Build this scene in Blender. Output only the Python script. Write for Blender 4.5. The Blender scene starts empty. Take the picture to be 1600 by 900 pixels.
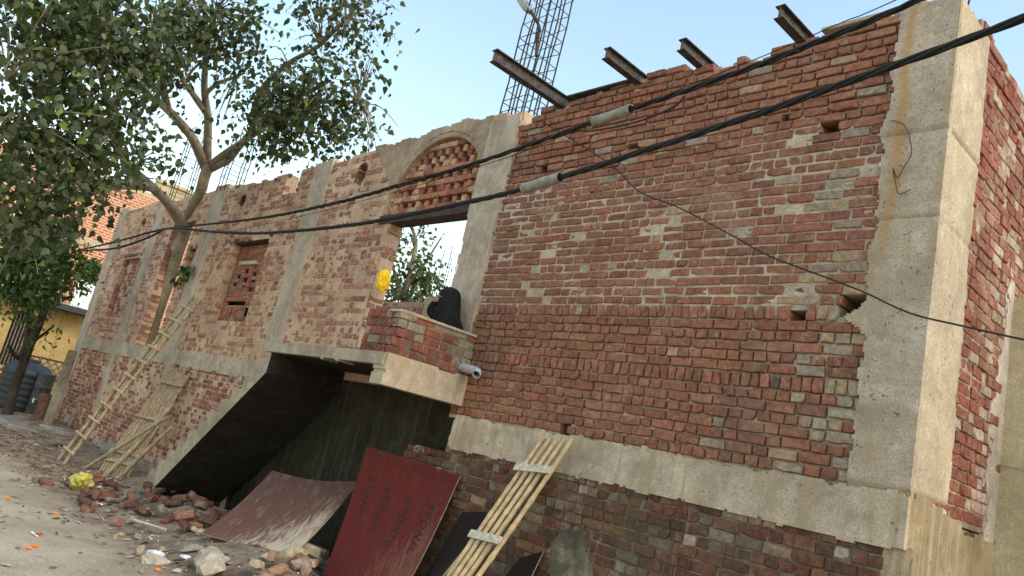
import bpy, bmesh, math, random
import numpy as np
from mathutils import Vector, Matrix
R_ = math.radians
SC = bpy.context.scene
COL = SC.collection

# ---------------------------------------------------------------- camera, sky, sun, exposure
CAM = np.array([0.0, -5.6, 1.55])
FPX = 1207.0
RM = np.array([[0.6722043, -0.01103985, -0.74028339], [0.7079016, 0.30242468, 0.6382904], [0.21683333, -0.95310935, 0.2111063]])
cd = bpy.data.cameras.new('camera'); cam = bpy.data.objects.new('camera', cd); COL.objects.link(cam)
cd.sensor_width = 36; cd.lens = FPX / 1600 * 36; cd.clip_end = 3000; cd.clip_start = 0.05
m = Matrix.Identity(4)
for i in range(3):
    m[i][0] = RM[i, 0]; m[i][1] = -RM[i, 1]; m[i][2] = -RM[i, 2]; m[i][3] = CAM[i]
cam.matrix_world = m
SC.camera = cam

SUN_EL, SUN_AZ = R_(42), R_(6)       # direction towards the sun: azimuth from +X towards +Y
w = bpy.data.worlds.new('World'); SC.world = w; w.use_nodes = True
nt = w.node_tree; nt.nodes.clear()
sky = nt.nodes.new('ShaderNodeTexSky'); sky.sky_type = 'NISHITA'; sky.sun_disc = False
sky.sun_elevation = SUN_EL; sky.sun_rotation = R_(90) - SUN_AZ
sky.air_density = 2.0; sky.dust_density = 1.4; sky.ozone_density = 1.1
bg = nt.nodes.new('ShaderNodeBackground'); bg.inputs[1].default_value = 0.15
wo = nt.nodes.new('ShaderNodeOutputWorld')
nt.links.new(sky.outputs[0], bg.inputs[0]); nt.links.new(bg.outputs[0], wo.inputs[0])
sl = bpy.data.lights.new('sun', 'SUN'); sl.energy = 0.75; sl.angle = R_(20); sl.color = (1.0, 0.9, 0.76)
so = bpy.data.objects.new('sun', sl); COL.objects.link(so)
sd = Vector((math.cos(SUN_EL) * math.cos(SUN_AZ), math.cos(SUN_EL) * math.sin(SUN_AZ), math.sin(SUN_EL)))
so.rotation_euler = sd.to_track_quat('Z', 'Y').to_euler(); so.location = (10, -10, 20)
SC.view_settings.view_transform = 'Standard'; SC.view_settings.look = 'None'; SC.view_settings.gamma = 1
SC.view_settings.exposure = 0.97

# ---------------------------------------------------------------- helpers
def wy(px, py, y=0.0):      # point of the place at depth plane Y=y
    r = RM @ np.array([px - 800, py - 450, FPX]); t = (y - CAM[1]) / r[1]; return CAM + r * t
def at(px, py, d):
    r = RM @ np.array([px - 800, py - 450, FPX]); return CAM + r / np.linalg.norm(r) * d
def gz(px, py, z=0.0):
    r = RM @ np.array([px - 800, py - 450, FPX]); return CAM + r * ((z - CAM[2]) / r[2])
def xp(px, py, x):
    r = RM @ np.array([px - 800, py - 450, FPX]); return CAM + r * (x / r[0])
def proj(p):
    v = RM.T @ (np.asarray(p, float) - CAM); return 800 + FPX * v[0] / v[2], 450 + FPX * v[1] / v[2], v[2]

def _h(ix, iy, seed):
    n = (ix.astype(np.int64) * 374761393 + iy.astype(np.int64) * 668265263 + seed * 974634777) & 0x7fffffff
    n = (n ^ (n >> 13)) * 1274126177 & 0x7fffffff
    return ((n ^ (n >> 16)) & 0xffff) / 65535.0
def vnoise(x, y, seed=0):
    x = np.asarray(x, float); y = np.asarray(y, float)
    ix = np.floor(x); iy = np.floor(y); fx = x - ix; fy = y - iy
    fx = fx * fx * (3 - 2 * fx); fy = fy * fy * (3 - 2 * fy)
    a = _h(ix, iy, seed); b = _h(ix + 1, iy, seed); c = _h(ix, iy + 1, seed); d = _h(ix + 1, iy + 1, seed)
    return (a * (1 - fx) + b * fx) * (1 - fy) + (c * (1 - fx) + d * fx) * fy
def fbm(x, y, s=1.0, seed=0, o=3):      # -1..1
    v = 0; a = 1; t = 0
    for k in range(o):
        v = v + a * (vnoise(np.asarray(x) * s, np.asarray(y) * s, seed + k * 17) * 2 - 1); t += a; a *= .5; s *= 2.1
    return v / t

def link(name, me, mat=None, parent=None):
    o = bpy.data.objects.new(name, me); COL.objects.link(o)
    if mat is not None:
        for mm in (mat if isinstance(mat, (list, tuple)) else [mat]): me.materials.append(mm)
    if parent is not None: o.parent = parent
    return o
def mesh_np(name, V, F, smooth=False, sharp=None):
    me = bpy.data.meshes.new(name); me.from_pydata([tuple(map(float, v)) for v in V], [], F)
    if smooth:
        me.shade_smooth()
        if sharp: me.set_sharp_from_angle(angle=sharp)
    return me
def quads_np(name, V, Q, smooth=True, sharp=None):       # fast path, all quads
    V = np.asarray(V, np.float32); Q = np.asarray(Q, np.int32)
    me = bpy.data.meshes.new(name); me.vertices.add(len(V)); me.vertices.foreach_set('co', V.ravel())
    n = len(Q); k = Q.shape[1]; me.loops.add(n * k); me.loops.foreach_set('vertex_index', Q.ravel())
    me.polygons.add(n); me.polygons.foreach_set('loop_start', np.arange(0, n * k, k, dtype=np.int32))
    me.update(calc_edges=True); me.validate()
    if smooth:
        me.shade_smooth()
        if sharp: me.set_sharp_from_angle(angle=sharp)
    return me
def tag(o, label, cat, group=None):
    o['label'] = label; o['category'] = cat
    if group: o['group'] = group
    return o
def thing(name, label, cat, loc=(0, 0, 0), group=None):
    o = bpy.data.objects.new(name, None); COL.objects.link(o); o.location = tuple(map(float, loc)); o.empty_display_size = .2
    return tag(o, label, cat, group)
def adopt(o, root):          # parent a part built in world coordinates
    o.parent = root; o.matrix_parent_inverse = Matrix.Translation(-Vector(root.location)) if root.type == 'EMPTY' and root.parent is None else Matrix.Identity(4)
    return o
def struct(o): o['kind'] = 'structure'; return o
def stuff(o): o['kind'] = 'stuff'; return o

def box_me(name, lo, hi, bevel=0.0, jit=0.0, seed=0):
    bm = bmesh.new(); bmesh.ops.create_cube(bm, size=1)
    c = [(a + b) / 2 for a, b in zip(lo, hi)]; s = [b - a for a, b in zip(lo, hi)]
    r = random.Random(seed)
    for v in bm.verts:
        for i in range(3): v.co[i] = c[i] + v.co[i] * s[i] + (r.uniform(-jit, jit) if jit else 0)
    if bevel: bmesh.ops.bevel(bm, geom=bm.edges[:], offset=bevel, segments=1, affect='EDGES')
    me = bpy.data.meshes.new(name); bm.to_mesh(me); bm.free(); return me
def box(name, lo, hi, mat, root=None, bevel=0.0, jit=0.0, seed=0):
    o = link(name, box_me(name, lo, hi, bevel, jit, seed), mat)
    if root: adopt(o, root)
    return o
def tube_vf(P, rad, n=8, cap=True):
    P = [np.asarray(p, float) for p in P]; k = len(P)
    if not hasattr(rad, '__len__'): rad = [rad] * k
    V = []; F = []; prev = None
    for i, p in enumerate(P):
        t = P[min(i + 1, k - 1)] - P[max(i - 1, 0)]; t = t / (np.linalg.norm(t) + 1e-9)
        if prev is None:
            a = np.array([0, 0, 1.]) if abs(t[2]) < .9 else np.array([1., 0, 0])
        else: a = prev
        u = a - t * a.dot(t); u = u / (np.linalg.norm(u) + 1e-9); v = np.cross(t, u); prev = u
        for j in range(n):
            g = 2 * math.pi * j / n; V.append(p + rad[i] * (math.cos(g) * u + math.sin(g) * v))
    for i in range(k - 1):
        for j in range(n):
            F.append((i * n + j, i * n + (j + 1) % n, (i + 1) * n + (j + 1) % n, (i + 1) * n + j))
    if cap: F.append(tuple(range(n))[::-1]); F.append(tuple((k - 1) * n + j for j in range(n)))
    return V, F
def tube(name, P, rad, mat, root=None, n=8, cap=True, smooth=True):
    V, F = tube_vf(P, rad, n, cap); o = link(name, mesh_np(name, V, F, smooth, 1.0 if smooth else None), mat)
    if root: adopt(o, root)
    return o
def spline(P, n):            # Catmull-Rom through points
    P = [np.asarray(p, float) for p in P]; out = []
    for i in range(len(P) - 1):
        a, b, c, d = P[max(i - 1, 0)], P[i], P[i + 1], P[min(i + 2, len(P) - 1)]
        for k in range(n):
            t = k / n; out.append(.5 * ((2 * b) + (c - a) * t + (2 * a - 5 * b + 4 * c - d) * t * t + (3 * b - a - 3 * c + d) * t ** 3))
    out.append(P[-1]); return out

# ---------------------------------------------------------------- materials
class NT:
    def __init__(s, name):
        s.m = bpy.data.materials.new(name); s.m.use_nodes = True; s.t = s.m.node_tree; s.t.nodes.clear()
        s.out = s.n('ShaderNodeOutputMaterial'); s.b = s.n('ShaderNodeBsdfPrincipled'); s.l(s.b.outputs[0], s.out.inputs[0])
        s.geo = s.n('ShaderNodeNewGeometry'); s.tc = s.n('ShaderNodeTexCoord')
    def n(s, k): return s.t.nodes.new(k)
    def l(s, a, b): s.t.links.new(a, b)
    def put(s, sock, v):
        if isinstance(v, bpy.types.NodeSocket): s.l(v, sock)
        elif isinstance(v, (tuple, list)) and len(v) == 3 and sock.type == 'RGBA': sock.default_value = (*v, 1)
        else: sock.default_value = v
    def noise(s, scale, detail=4, rough=.6, vec=None, stretch=None, dist=0.0):
        k = s.n('ShaderNodeTexNoise'); k.inputs['Scale'].default_value = scale; k.inputs['Detail'].default_value = detail
        k.inputs['Roughness'].default_value = rough; k.inputs['Distortion'].default_value = dist
        v = vec or s.geo.outputs['Position']
        if stretch:
            mp = s.n('ShaderNodeMapping'); mp.inputs['Scale'].default_value = stretch; s.l(v, mp.inputs[0]); v = mp.outputs[0]
        s.l(v, k.inputs['Vector']); return k.outputs[0]
    def ramp(s, f, a, b, lo=0.0, hi=1.0):
        k = s.n('ShaderNodeMapRange'); s.put(k.inputs[0], f); k.inputs[1].default_value = a; k.inputs[2].default_value = b
        k.inputs[3].default_value = lo; k.inputs[4].default_value = hi; k.interpolation_type = 'SMOOTHSTEP'; return k.outputs[0]
    def mix(s, f, a, b, mode='MIX'):
        k = s.n('ShaderNodeMix'); k.data_type = 'RGBA'; k.blend_type = mode; s.put(k.inputs[0], f); s.put(k.inputs[6], a); s.put(k.inputs[7], b); return k.outputs[2]
    def math(s, op, a, b=0.0):
        k = s.n('ShaderNodeMath'); k.operation = op; s.put(k.inputs[0], a); s.put(k.inputs[1], b); return k.outputs[0]
    def sep(s, vec=None):
        k = s.n('ShaderNodeSeparateXYZ'); s.l(vec or s.geo.outputs['Position'], k.inputs[0]); return k.outputs
    def bump(s, h, strength=.5, dist=.01):
        k = s.n('ShaderNodeBump'); k.inputs['Strength'].default_value = strength; k.inputs['Distance'].default_value = dist
        s.l(h, k.inputs['Height']); s.l(k.outputs[0], s.b.inputs['Normal'])
    def done(s, col, rough=.9, spec=.25, metal=0.0):
        s.put(s.b.inputs['Base Color'], s.mix(1.0, col, (ALB,) * 3, 'MULTIPLY')); s.put(s.b.inputs['Roughness'], rough); s.put(s.b.inputs['Specular IOR Level'], spec); s.put(s.b.inputs['Metallic'], metal)
        return s.m
MATS = {}
ALB = 1.3        # all base colours below are relative; this sets their real level
def brick_mat(name, src, dust=.35, dustcol=(.40, .34, .26), moss=0.0):
    t = NT(name)
    if src == 'object': oi = t.n('ShaderNodeObjectInfo'); c = oi.outputs['Color']
    else: a = t.n('ShaderNodeAttribute'); a.attribute_name = 'tint'; c = a.outputs['Color']
    g = t.noise(22, 6, .7); c = t.mix(1.0, c, t.mix(t.ramp(g, .25, .75), (.55, .52, .5), (1.35, 1.32, 1.3)), 'MULTIPLY')
    blot = t.noise(7, 5, .65); fine = t.noise(60, 4, .7)
    f = t.math('MULTIPLY', t.ramp(t.math('ADD', t.math('MULTIPLY', blot, .65), t.math('MULTIPLY', fine, .4)), .55, .72), dust)
    c = t.mix(f, c, dustcol)
    c = t.mix(t.ramp(t.noise(.8, 5, .7, stretch=(1, 1, .45)), .5, .72, 0, .45), c, (.085, .058, .045)); c = t.mix(t.ramp(t.noise(1.1, 5, .7), .55, .75, 0, .4), c, dustcol)
    dk = t.ramp(t.noise(11, 5, .7, stretch=(1, 1, .55)), .6, .78, 0, .45); c = t.mix(dk, c, (.05, .04, .035))
    if moss: c = t.mix(t.ramp(t.noise(1.3, 4, .6), .45, .7, 0, moss), c, (.07, .065, .035))
    st = t.ramp(t.noise(30, 3, .5, stretch=(1, 1, .06)), .62, .74, 0, .25); c = t.mix(st, c, (.36, .31, .22))
    t.bump(t.math('ADD', t.math('MULTIPLY', fine, .6), t.math('MULTIPLY', t.noise(170, 3, .7), .4)), .75, .012)
    return t.done(c, .92, .2)
MATS['brick_obj'] = brick_mat('brick_clay_single', 'object', .55, (.40, .31, .22))
MATS['brick'] = brick_mat('brick_clay', 'attr', .55, (.40, .31, .22))
MATS['brick_pl_obj'] = brick_mat('plinth_brick_single', 'object', .3, (.36, .32, .24), .5)
MATS['brick_pl'] = brick_mat('plinth_brick', 'attr', .3, (.36, .32, .24), .5)
MATS['brick_left_obj'] = brick_mat('smeared_brick_single', 'object', .9, (.44, .305, .205))
MATS['brick_left'] = brick_mat('smeared_brick', 'attr', .9, (.44, .305, .205))

def rough_mat(name, base, dark, light, streak=None, sf=.5, bump=.7, pits=True, grime=None, gf=.5, scale=1.0, rust=False):
    t = NT(name); big = t.noise(1.6 * scale, 5, .6); mid = t.noise(9 * scale, 5, .65); fine = t.noise(70 * scale, 5, .7)
    c = t.mix(t.ramp(big, .35, .68), dark, base); c = t.mix(t.ramp(mid, .45, .75, 0, .7), c, light)
    c = t.mix(1.0, c, t.mix(t.ramp(fine, .3, .7), (.72, .71, .70), (1.2, 1.2, 1.2)), 'MULTIPLY'); c = t.mix(1.0, c, t.mix(t.ramp(t.noise(.9, 6, .75, dist=.6), .3, .7), (.72, .70, .68), (1.14, 1.14, 1.14)), 'MULTIPLY')
    if streak: c = t.mix(t.ramp(t.noise(15, 5, .65, stretch=(1, 1, .05)), .47, .68, 0, sf), c, streak)
    if rust: sx = t.sep(); c = t.mix(t.math('MULTIPLY', t.math('MULTIPLY', t.ramp(t.math('ABSOLUTE', t.math('ADD', sx[0], t.math('ADD', 2.40, t.math('MULTIPLY', t.math('SUBTRACT', t.noise(2, 4), .5), .16)))), .075, .0), t.ramp(sx[2], 3.2, 4.3)), .75), c, (.36, .20, .07))
    if grime: c = t.mix(t.ramp(t.noise(2.2, 6, .7), .5, .72, 0, gf), c, grime)
    h = t.math('ADD', t.math('MULTIPLY', mid, .7), t.math('MULTIPLY', fine, .5))
    if pits:
        p = t.noise(26 * scale, 3, .55); pf = t.math('MULTIPLY', t.ramp(p, .645, .70), t.ramp(t.noise(3.5, 3, .6), .42, .6, .1, 1)); c = t.mix(t.math('MULTIPLY', pf, .6), c, (.05, .045, .04)); h = t.math('SUBTRACT', h, t.math('MULTIPLY', pf, .8))
    t.bump(h, bump, .015)
    return t.done(c, .93, .2)
MATS['mortar'] = rough_mat('mortar', (.47, .39, .29), (.33, .27, .20), (.56, .48, .375), bump=1.0)
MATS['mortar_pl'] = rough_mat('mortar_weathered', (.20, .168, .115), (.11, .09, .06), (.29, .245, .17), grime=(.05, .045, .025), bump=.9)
MATS['mortar_left'] = rough_mat('mortar_smear_tan', (.51, .36, .25), (.42, .29, .20), (.57, .425, .305), bump=.8)
MATS['mortar_side'] = rough_mat('mortar_side', (.33, .25, .17), (.22, .155, .11), (.42, .34, .26), bump=.8)
MATS['concrete'] = rough_mat('concrete_grey', (.44, .365, .285), (.34, .275, .21), (.50, .425, .34), streak=(.34, .24, .13), sf=.5, bump=1.0, grime=(.22,.18,.135), gf=.5, rust=True)
MATS['concrete_warm'] = rough_mat('concrete_cream', (.45, .375, .28), (.36, .295, .21), (.51, .435, .335), streak=(.32, .25, .165), sf=.3, bump=.5)
MATS['concrete_pil'] = rough_mat('concrete_pilaster', (.42, .345, .265), (.30, .24, .18), (.49, .415, .33), streak=(.47, .42, .35), sf=.4, bump=.7)
MATS['band'] = rough_mat('concrete_band', (.46, .385, .295), (.34, .275, .20), (.52, .445, .35), streak=(.30, .225, .13), sf=.75, grime=(.17, .14, .10), gf=.55, bump=.5)
MATS['plaster_spandrel'] = rough_mat('plaster_brown', (.35, .26, .175), (.25, .19, .14), (.42, .33, .24), grime=(.2, .17, .14), bump=.9)
MATS['plaster_side'] = rough_mat('plaster_side_cream', (.30, .23, .135), (.22, .165, .095), (.36, .29, .20), streak=(.40, .34, .275), sf=.5, grime=(.2, .17, .12), gf=.5, bump=.7)
MATS['dark_wall'] = rough_mat('shade_painted_wall', (.034, .031, .021), (.019, .018, .012), (.055, .051, .036), streak=(.10, .094, .066), sf=.35, grime=(.03, .03, .02), bump=1.0)  # near black: under-stair shade painted into the wall colour
MATS['patch'] = rough_mat('old_mortar_patch', (.19, .165, .12), (.085, .075, .052), (.36, .325, .26), grime=(.05, .045, .03), gf=.6, bump=1.0)
MATS['hole_brick'] = rough_mat('hole_brick_lining', (.17, .075, .05), (.09, .045, .034), (.24, .13, .09), bump=1.0)
MATS['stair'] = rough_mat('stair_concrete', (.37, .31, .235), (.26, .21, .155), (.44, .37, .29), grime=(.17, .14, .10), gf=.4, bump=.7)
MATS['painted_shade'] = rough_mat('soffit_painted_shade', (.032, .029, .024), (.02, .018, .015), (.05, .046, .038), bump=.4)  # near black: shade painted into the concrete under stair and landing
MATS['cream'] = rough_mat('cream_plaster', (.46, .395, .25), (.38, .325, .20), (.51, .44, .29), streak=(.34, .28, .17), sf=.45, grime=(.28, .235, .15), gf=.6, bump=.35, pits=False)
MATS['white_smear'] = rough_mat('whitewash_smear', (.46, .40, .34), (.36, .30, .25), (.55, .5, .44), bump=.8)
MATS['chunk'] = rough_mat('rubble_mortar', (.46, .40, .31), (.33, .28, .21), (.55, .5, .41), bump=1.0, scale=2)
MATS['stone'] = rough_mat('dusty_stone', (.30, .265, .215), (.2, .175, .14), (.38, .34, .28), bump=.8)
MATS['yellow'] = rough_mat('ochre_paint', (.42, .295, .125), (.36, .25, .10), (.48, .35, .16), grime=(.34, .22, .08), gf=.35, bump=.15, pits=False)
def simple(name, col, rough=.6, spec=.4, metal=0.0, var=.25, scale=12, bump=.15):
    t = NT(name); n = t.noise(scale, 5, .65)
    c = t.mix(1.0, col, t.mix(t.ramp(n, .3, .7), (1 - var,) * 3, (1 + var,) * 3), 'MULTIPLY')
    if bump: t.bump(n, bump, .01)
    return t.done(c, rough, spec, metal)
MATS['cable'] = simple('cable_black', (.012, .012, .012), .6, .3)
MATS['pvc'] = simple('sleeve_pvc_grey', (.20, .185, .155), .5, .4, var=.3)
MATS['pvc2'] = simple('drain_pvc_grey', (.35, .36, .38), .4, .5)
MATS['iron'] = simple('rusty_iron', (.055, .04, .032), .75, .3, .2, .5, 25, .4)
MATS['beam'] = simple('joist_steel', (.05, .042, .036), .7, .35, .2, .6, 14, .4)
MATS['rebar'] = simple('rebar_rust', (.035, .03, .027), .7, .35, .3, .4, 40)
MATS['bamboo'] = None
t = NT('bamboo_dry'); z = t.noise(14, 4, .6); c = t.mix(t.ramp(z, .35, .7), (.33, .235, .12), (.47, .355, .195)); c = t.mix(t.ramp(t.noise(3, 4, .6), .5, .75, 0, .7), c, (.22, .165, .105))
c = t.mix(t.ramp(t.noise(45, 3, .6), .62, .7, 0, .6), c, (.16, .11, .06)); t.bump(z, .2, .005); MATS['bamboo'] = t.done(c, .55, .4)
t = NT('bamboo_old'); z = t.noise(14, 4, .6); c = t.mix(t.ramp(z, .35, .7), (.22, .165, .10), (.35, .275, .175)); c = t.mix(t.ramp(t.noise(4, 4, .6), .5, .75, 0, .6), c, (.18, .13, .08))
t.bump(z, .2, .005); MATS['bamboo_old'] = t.done(c, .65, .35)
MATS['plank'] = simple('grey_batten_wood', (.40, .35, .27), .8, .2, var=.3, scale=20)
MATS['bark'] = rough_mat('bark_pale', (.27, .235, .17), (.16, .135, .095), (.34, .30, .22), bump=.9, pits=False, scale=1.5)
MATS['bark_dark'] = rough_mat('bark_dark', (.055, .045, .035), (.03, .026, .02), (.09, .075, .055), bump=.9, pits=False)
def leaf_mat(name, a, b, young):
    t = NT(name); at_ = t.n('ShaderNodeAttribute'); at_.attribute_name = 'tint'
    s = t.n('ShaderNodeSeparateColor'); t.l(at_.outputs['Color'], s.inputs[0])
    c = t.mix(s.outputs[0], a, b); c = t.mix(t.ramp(s.outputs[1], .93, 1.0), c, young)
    t.put(t.b.inputs['Base Color'], c); t.b.inputs['Roughness'].default_value = .45; t.b.inputs['Specular IOR Level'].default_value = .35
    tr = t.n('ShaderNodeBsdfTranslucent'); t.put(tr.inputs[0], t.mix(1.0, c, (1.1, 1.3, .5), 'MULTIPLY'))
    mx = t.n('ShaderNodeMixShader'); mx.inputs[0].default_value = .28; t.l(t.b.outputs[0], mx.inputs[1]); t.l(tr.outputs[0], mx.inputs[2]); t.l(mx.outputs[0], t.out.inputs[0])
    return t.m
MATS['leaf'] = leaf_mat('fig_leaf', (.034, .050, .022), (.115, .13, .055), (.22, .30, .05))
MATS['leaf2'] = leaf_mat('feathery_leaf', (.03, .06, .015), (.08, .14, .035), (.15, .24, .04))
MATS['leaf3'] = leaf_mat('far_leaf', (.07, .09, .045), (.16, .18, .09), (.25, .3, .1))
# ---------------------------------------------------------------- masonry builders
class Frame:
    def __init__(s, o, eu, en): s.o = np.array(o, float); s.u = np.array(eu, float); s.n = np.array(en, float)
    def p(s, u, d, z):
        u = np.asarray(u, float)[..., None]; d = np.asarray(d, float)[..., None]; z = np.asarray(z, float)[..., None]
        return s.o + u * s.u + d * s.n + z * np.array([0, 0, 1.0])
    def rot(s): return Matrix(((s.u[0], s.n[0], 0), (s.u[1], s.n[1], 0), (0, 0, 1)))
FRONT = Frame((0, 0, 0), (1, 0, 0), (0, 1, 0))
def front(y): return Frame((0, y, 0), (1, 0, 0), (0, 1, 0))
def side(x): return Frame((x, 0, 0), (0, 1, 0), (-1, 0, 0))

def field(name, fr, u0, u1, z0, z1, step, depth, keep, back, mat, root=None, backface=False, sharp=.9):
    nu = max(2, int(round((u1 - u0) / step))); nz = max(2, int(round((z1 - z0) / step)))
    us = np.linspace(u0, u1, nu + 1); zs = np.linspace(z0, z1, nz + 1)
    U, Z = np.meshgrid(us, zs, indexing='ij'); Dp = depth(U, Z) + 0 * U
    Uc = (U[1:, 1:] + U[:-1, :-1]) / 2; Zc = (Z[1:, 1:] + Z[:-1, :-1]) / 2
    K = keep(Uc, Zc) if keep else np.ones_like(Uc, bool)
    idx = np.arange((nu + 1) * (nz + 1)).reshape(nu + 1, nz + 1); N = idx.size
    V = np.concatenate([fr.p(U.ravel(), Dp.ravel(), Z.ravel()), fr.p(U.ravel(), np.full(N, back), Z.ravel())])
    i, j = np.nonzero(K); a = idx[i, j]; b = idx[i + 1, j]; c = idx[i + 1, j + 1]; d = idx[i, j + 1]
    Q = [np.stack([a, b, c, d], 1)]
    if backface: Q.append(np.stack([d + N, c + N, b + N, a + N], 1))
    Kp = np.pad(K, 1)
    def side_(mask, e0, e1):
        ii, jj = np.nonzero(mask)
        if len(ii): p = e0(ii, jj); q = e1(ii, jj); Q.append(np.stack([q, p, p + N, q + N], 1))
    side_(K & ~Kp[1:-1, :-2], lambda i, j: idx[i, j], lambda i, j: idx[i + 1, j])          # bottom
    side_(K & ~Kp[1:-1, 2:], lambda i, j: idx[i + 1, j + 1], lambda i, j: idx[i, j + 1])   # top
    side_(K & ~Kp[:-2, 1:-1], lambda i, j: idx[i, j + 1], lambda i, j: idx[i, j])          # low u
    side_(K & ~Kp[2:, 1:-1], lambda i, j: idx[i + 1, j], lambda i, j: idx[i + 1, j + 1])   # high u
    Q = np.concatenate(Q); used = np.unique(Q); re = np.zeros(2 * N, int); re[used] = np.arange(len(used))
    o = link(name, quads_np(name, V[used], re[Q], True, sharp), mat)
    if root: adopt(o, root)
    return o

RNG = random.Random(11)
def brick_vf(l, h, d, rng, rough=1.0):
    """rounded, uneven clay brick: local u (-l/2..l/2), depth 0..d, z (-h/2..h/2)"""
    x, z = l / 2, h / 2; e = .0035 + rng.random() * .004
    per = [(-x, -z), (-x / 3, -z), (x / 3, -z), (x, -z), (x, 0), (x, z), (x / 3, z), (-x / 3, z), (-x, z), (-x, 0)]
    j = lambda s: rng.gauss(0, s * rough)
    wob = [(j(.0022), j(.002)) for _ in per]
    for k in (0, 3, 5, 8):
        if rng.random() < .16 * rough:
            c = rng.uniform(.005, .017); wob[k] = (-math.copysign(c, per[k][0]), -math.copysign(c * .7, per[k][1]))
    V = []
    for (a, b), (wa, wb) in zip(per, wob): V.append((a, d, b))
    for (a, b), (wa, wb) in zip(per, wob): V.append((a + wa, e + abs(j(.002)), b + wb))
    for (a, b), (wa, wb) in zip(per, wob):
        V.append((a - math.copysign(min(e, abs(a)), a) + wa * 1.4 if abs(a) > 1e-6 else wa, j(.0018), b - (math.copysign(e, b) if abs(b) > 1e-6 else 0) + wb * 1.4))
    V.append((j(.01), j(.003) - .001, j(.004)))
    F = []
    for k in range(10):
        n = (k + 1) % 10
        F.append((k + 10, n + 10, n, k)); F.append((k + 20, n + 20, n + 10, k + 10)); F.append((k + 20, 30, n + 20))
    F = [f[::-1] if len(f) == 4 else (f[0], f[2], f[1]) for f in F]
    return V, F
VARIANTS = {}
def brick_variant(kind, k):
    key = (kind, k)
    if key not in VARIANTS:
        l, h = {'S': (.225, .078), 'H': (.106, .078), 'R': (.074, .112)}[kind]
        V, F = brick_vf(l, h, .10, random.Random(100 + k * 7 + ord(kind))); VARIANTS[key] = mesh_np('brick', V, F, True, .45)
    return VARIANTS[key]

def lay(u0, u1, courses, cuts, top, rng, joint=.012, deep=.10, ends=.012, vj=.019, vz=99):
    """bricks of a wall: courses [(za, zb, kind)], cuts(zm) -> removed intervals; returns dicts"""
    out = []
    for ci, (za, zb, kind) in enumerate(courses):
        zm = (za + zb) / 2; segs = [(u0, u1)]
        for a, b in cuts(zm):
            ns = []
            for p, q in segs:
                if b <= p or a >= q: ns.append((p, q)); continue
                if a > p: ns.append((p, a))
                if b < q: ns.append((b, q))
            segs = ns
        for p, q in segs:
            u = p + rng.uniform(-ends, ends); first = True
            q2 = q + rng.uniform(-ends, ends)
            if kind == 'S' : off = rng.choice([0, .118]) if ci % 2 else rng.choice([0, 0, .06])
            else: off = 0
            while u < q2 - .035:
                k = kind
                if kind == 'S' and (rng.random() < .10 or (first and off)): k = 'H'
                if kind == 'M': k = 'S' if rng.random() < .5 else 'H'
                if kind == 'H' and rng.random() < .12: k = 'S'
                L = {'S': .228, 'H': .108, 'R': .076}[k] * rng.uniform(.94, 1.06)
                jj = joint * rng.uniform(.6, 1.5)
                v = min(u + L, q2)
                if q2 - v < .05: v = q2
                if v - u > .03 and (top is None or zb < top((u + v) / 2) + .02):
                    if v - u < .16 and k == 'S': k = 'H'
                    if v - u >= .16 and k == 'H': k = 'S'
                    h = (zb - za) - (vj if zm > vz else joint) * rng.uniform(.6, 1.25)
                    out.append(dict(u=(u + v) / 2, l=v - u, z=zm + rng.uniform(-.004, .004), h=h, k=k, d=rng.gauss(0, .0055), deep=.225 if (first or v >= q2 - .01) and deep < .2 and False else deep))
                u = v + jj; first = False
    return out

def put_bricks(bricks, fr, part, pal, mat_obj, mat_attr, rng, single=0, stuff_name='brickwork', rough=1.0):
    for b in bricks: b['c'] = pal(b, rng)
    for b in bricks:
        x, y, dz = proj(fr.p(b['u'], 0, b['z'])); n = (fr.p(b['u'], 0, b['z']) - CAM); n = n / np.linalg.norm(n)
        b['a'] = b['l'] * b['h'] / dz ** 2 * abs(n.dot(fr.n)) if (dz > 0 and 4 < x < 1596 and 4 < y < 896 and not b.get('hid')) else 0
    order = sorted(range(len(bricks)), key=lambda i: -bricks[i]['a'])
    solo = set(i for i in order[:single] if bricks[i]['a'] > 0)
    V = []; F = []; C = []
    for i, b in enumerate(bricks):
        tilt = rng.gauss(0, .011)
        if i in solo:
            me = brick_variant(b['k'], rng.randrange(14)); l, h = {'S': (.225, .078), 'H': (.106, .078), 'R': (.074, .112)}[b['k']]
            if not me.materials: me.materials.append(None)
            o = bpy.data.objects.new('brick', me); COL.objects.link(o); o.parent = part
            o.material_slots[0].link = 'OBJECT'; o.material_slots[0].material = mat_obj
            mw = fr.rot().to_4x4(); mw.translation = Vector(fr.p(b['u'], b['d'], b['z']))
            o.matrix_basis = mw @ Matrix.Rotation(tilt, 4, 'Y') @ Matrix.Diagonal((b['l'] / l, 1, b['h'] / h, 1)); o.color = (*b['c'], 1)
        else:
            v, f = brick_vf(b['l'], b['h'], b['deep'], rng, rough); v = np.array(v); ct, st = math.cos(tilt), math.sin(tilt)
            uu = v[:, 0] * ct - v[:, 2] * st + b['u']; zz = v[:, 0] * st + v[:, 2] * ct + b['z']
            base = len(V) * 31; V.append(fr.p(uu, v[:, 1] + b['d'], zz)); F += [tuple(k + base for k in q) for q in f]; C.append(b['c'])
    if V:
        me = mesh_np(stuff_name, np.concatenate(V), F, True, .45)
        ca = me.color_attributes.new('tint', 'FLOAT_COLOR', 'POINT')
        cc = np.ones((len(V) * 31, 4), np.float32); cc[:, :3] = np.repeat(np.array(C, np.float32), 31, 0); ca.data.foreach_set('color', cc.ravel())
        o = link(stuff_name, me, mat_attr); o.parent = part; stuff(o)
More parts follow.
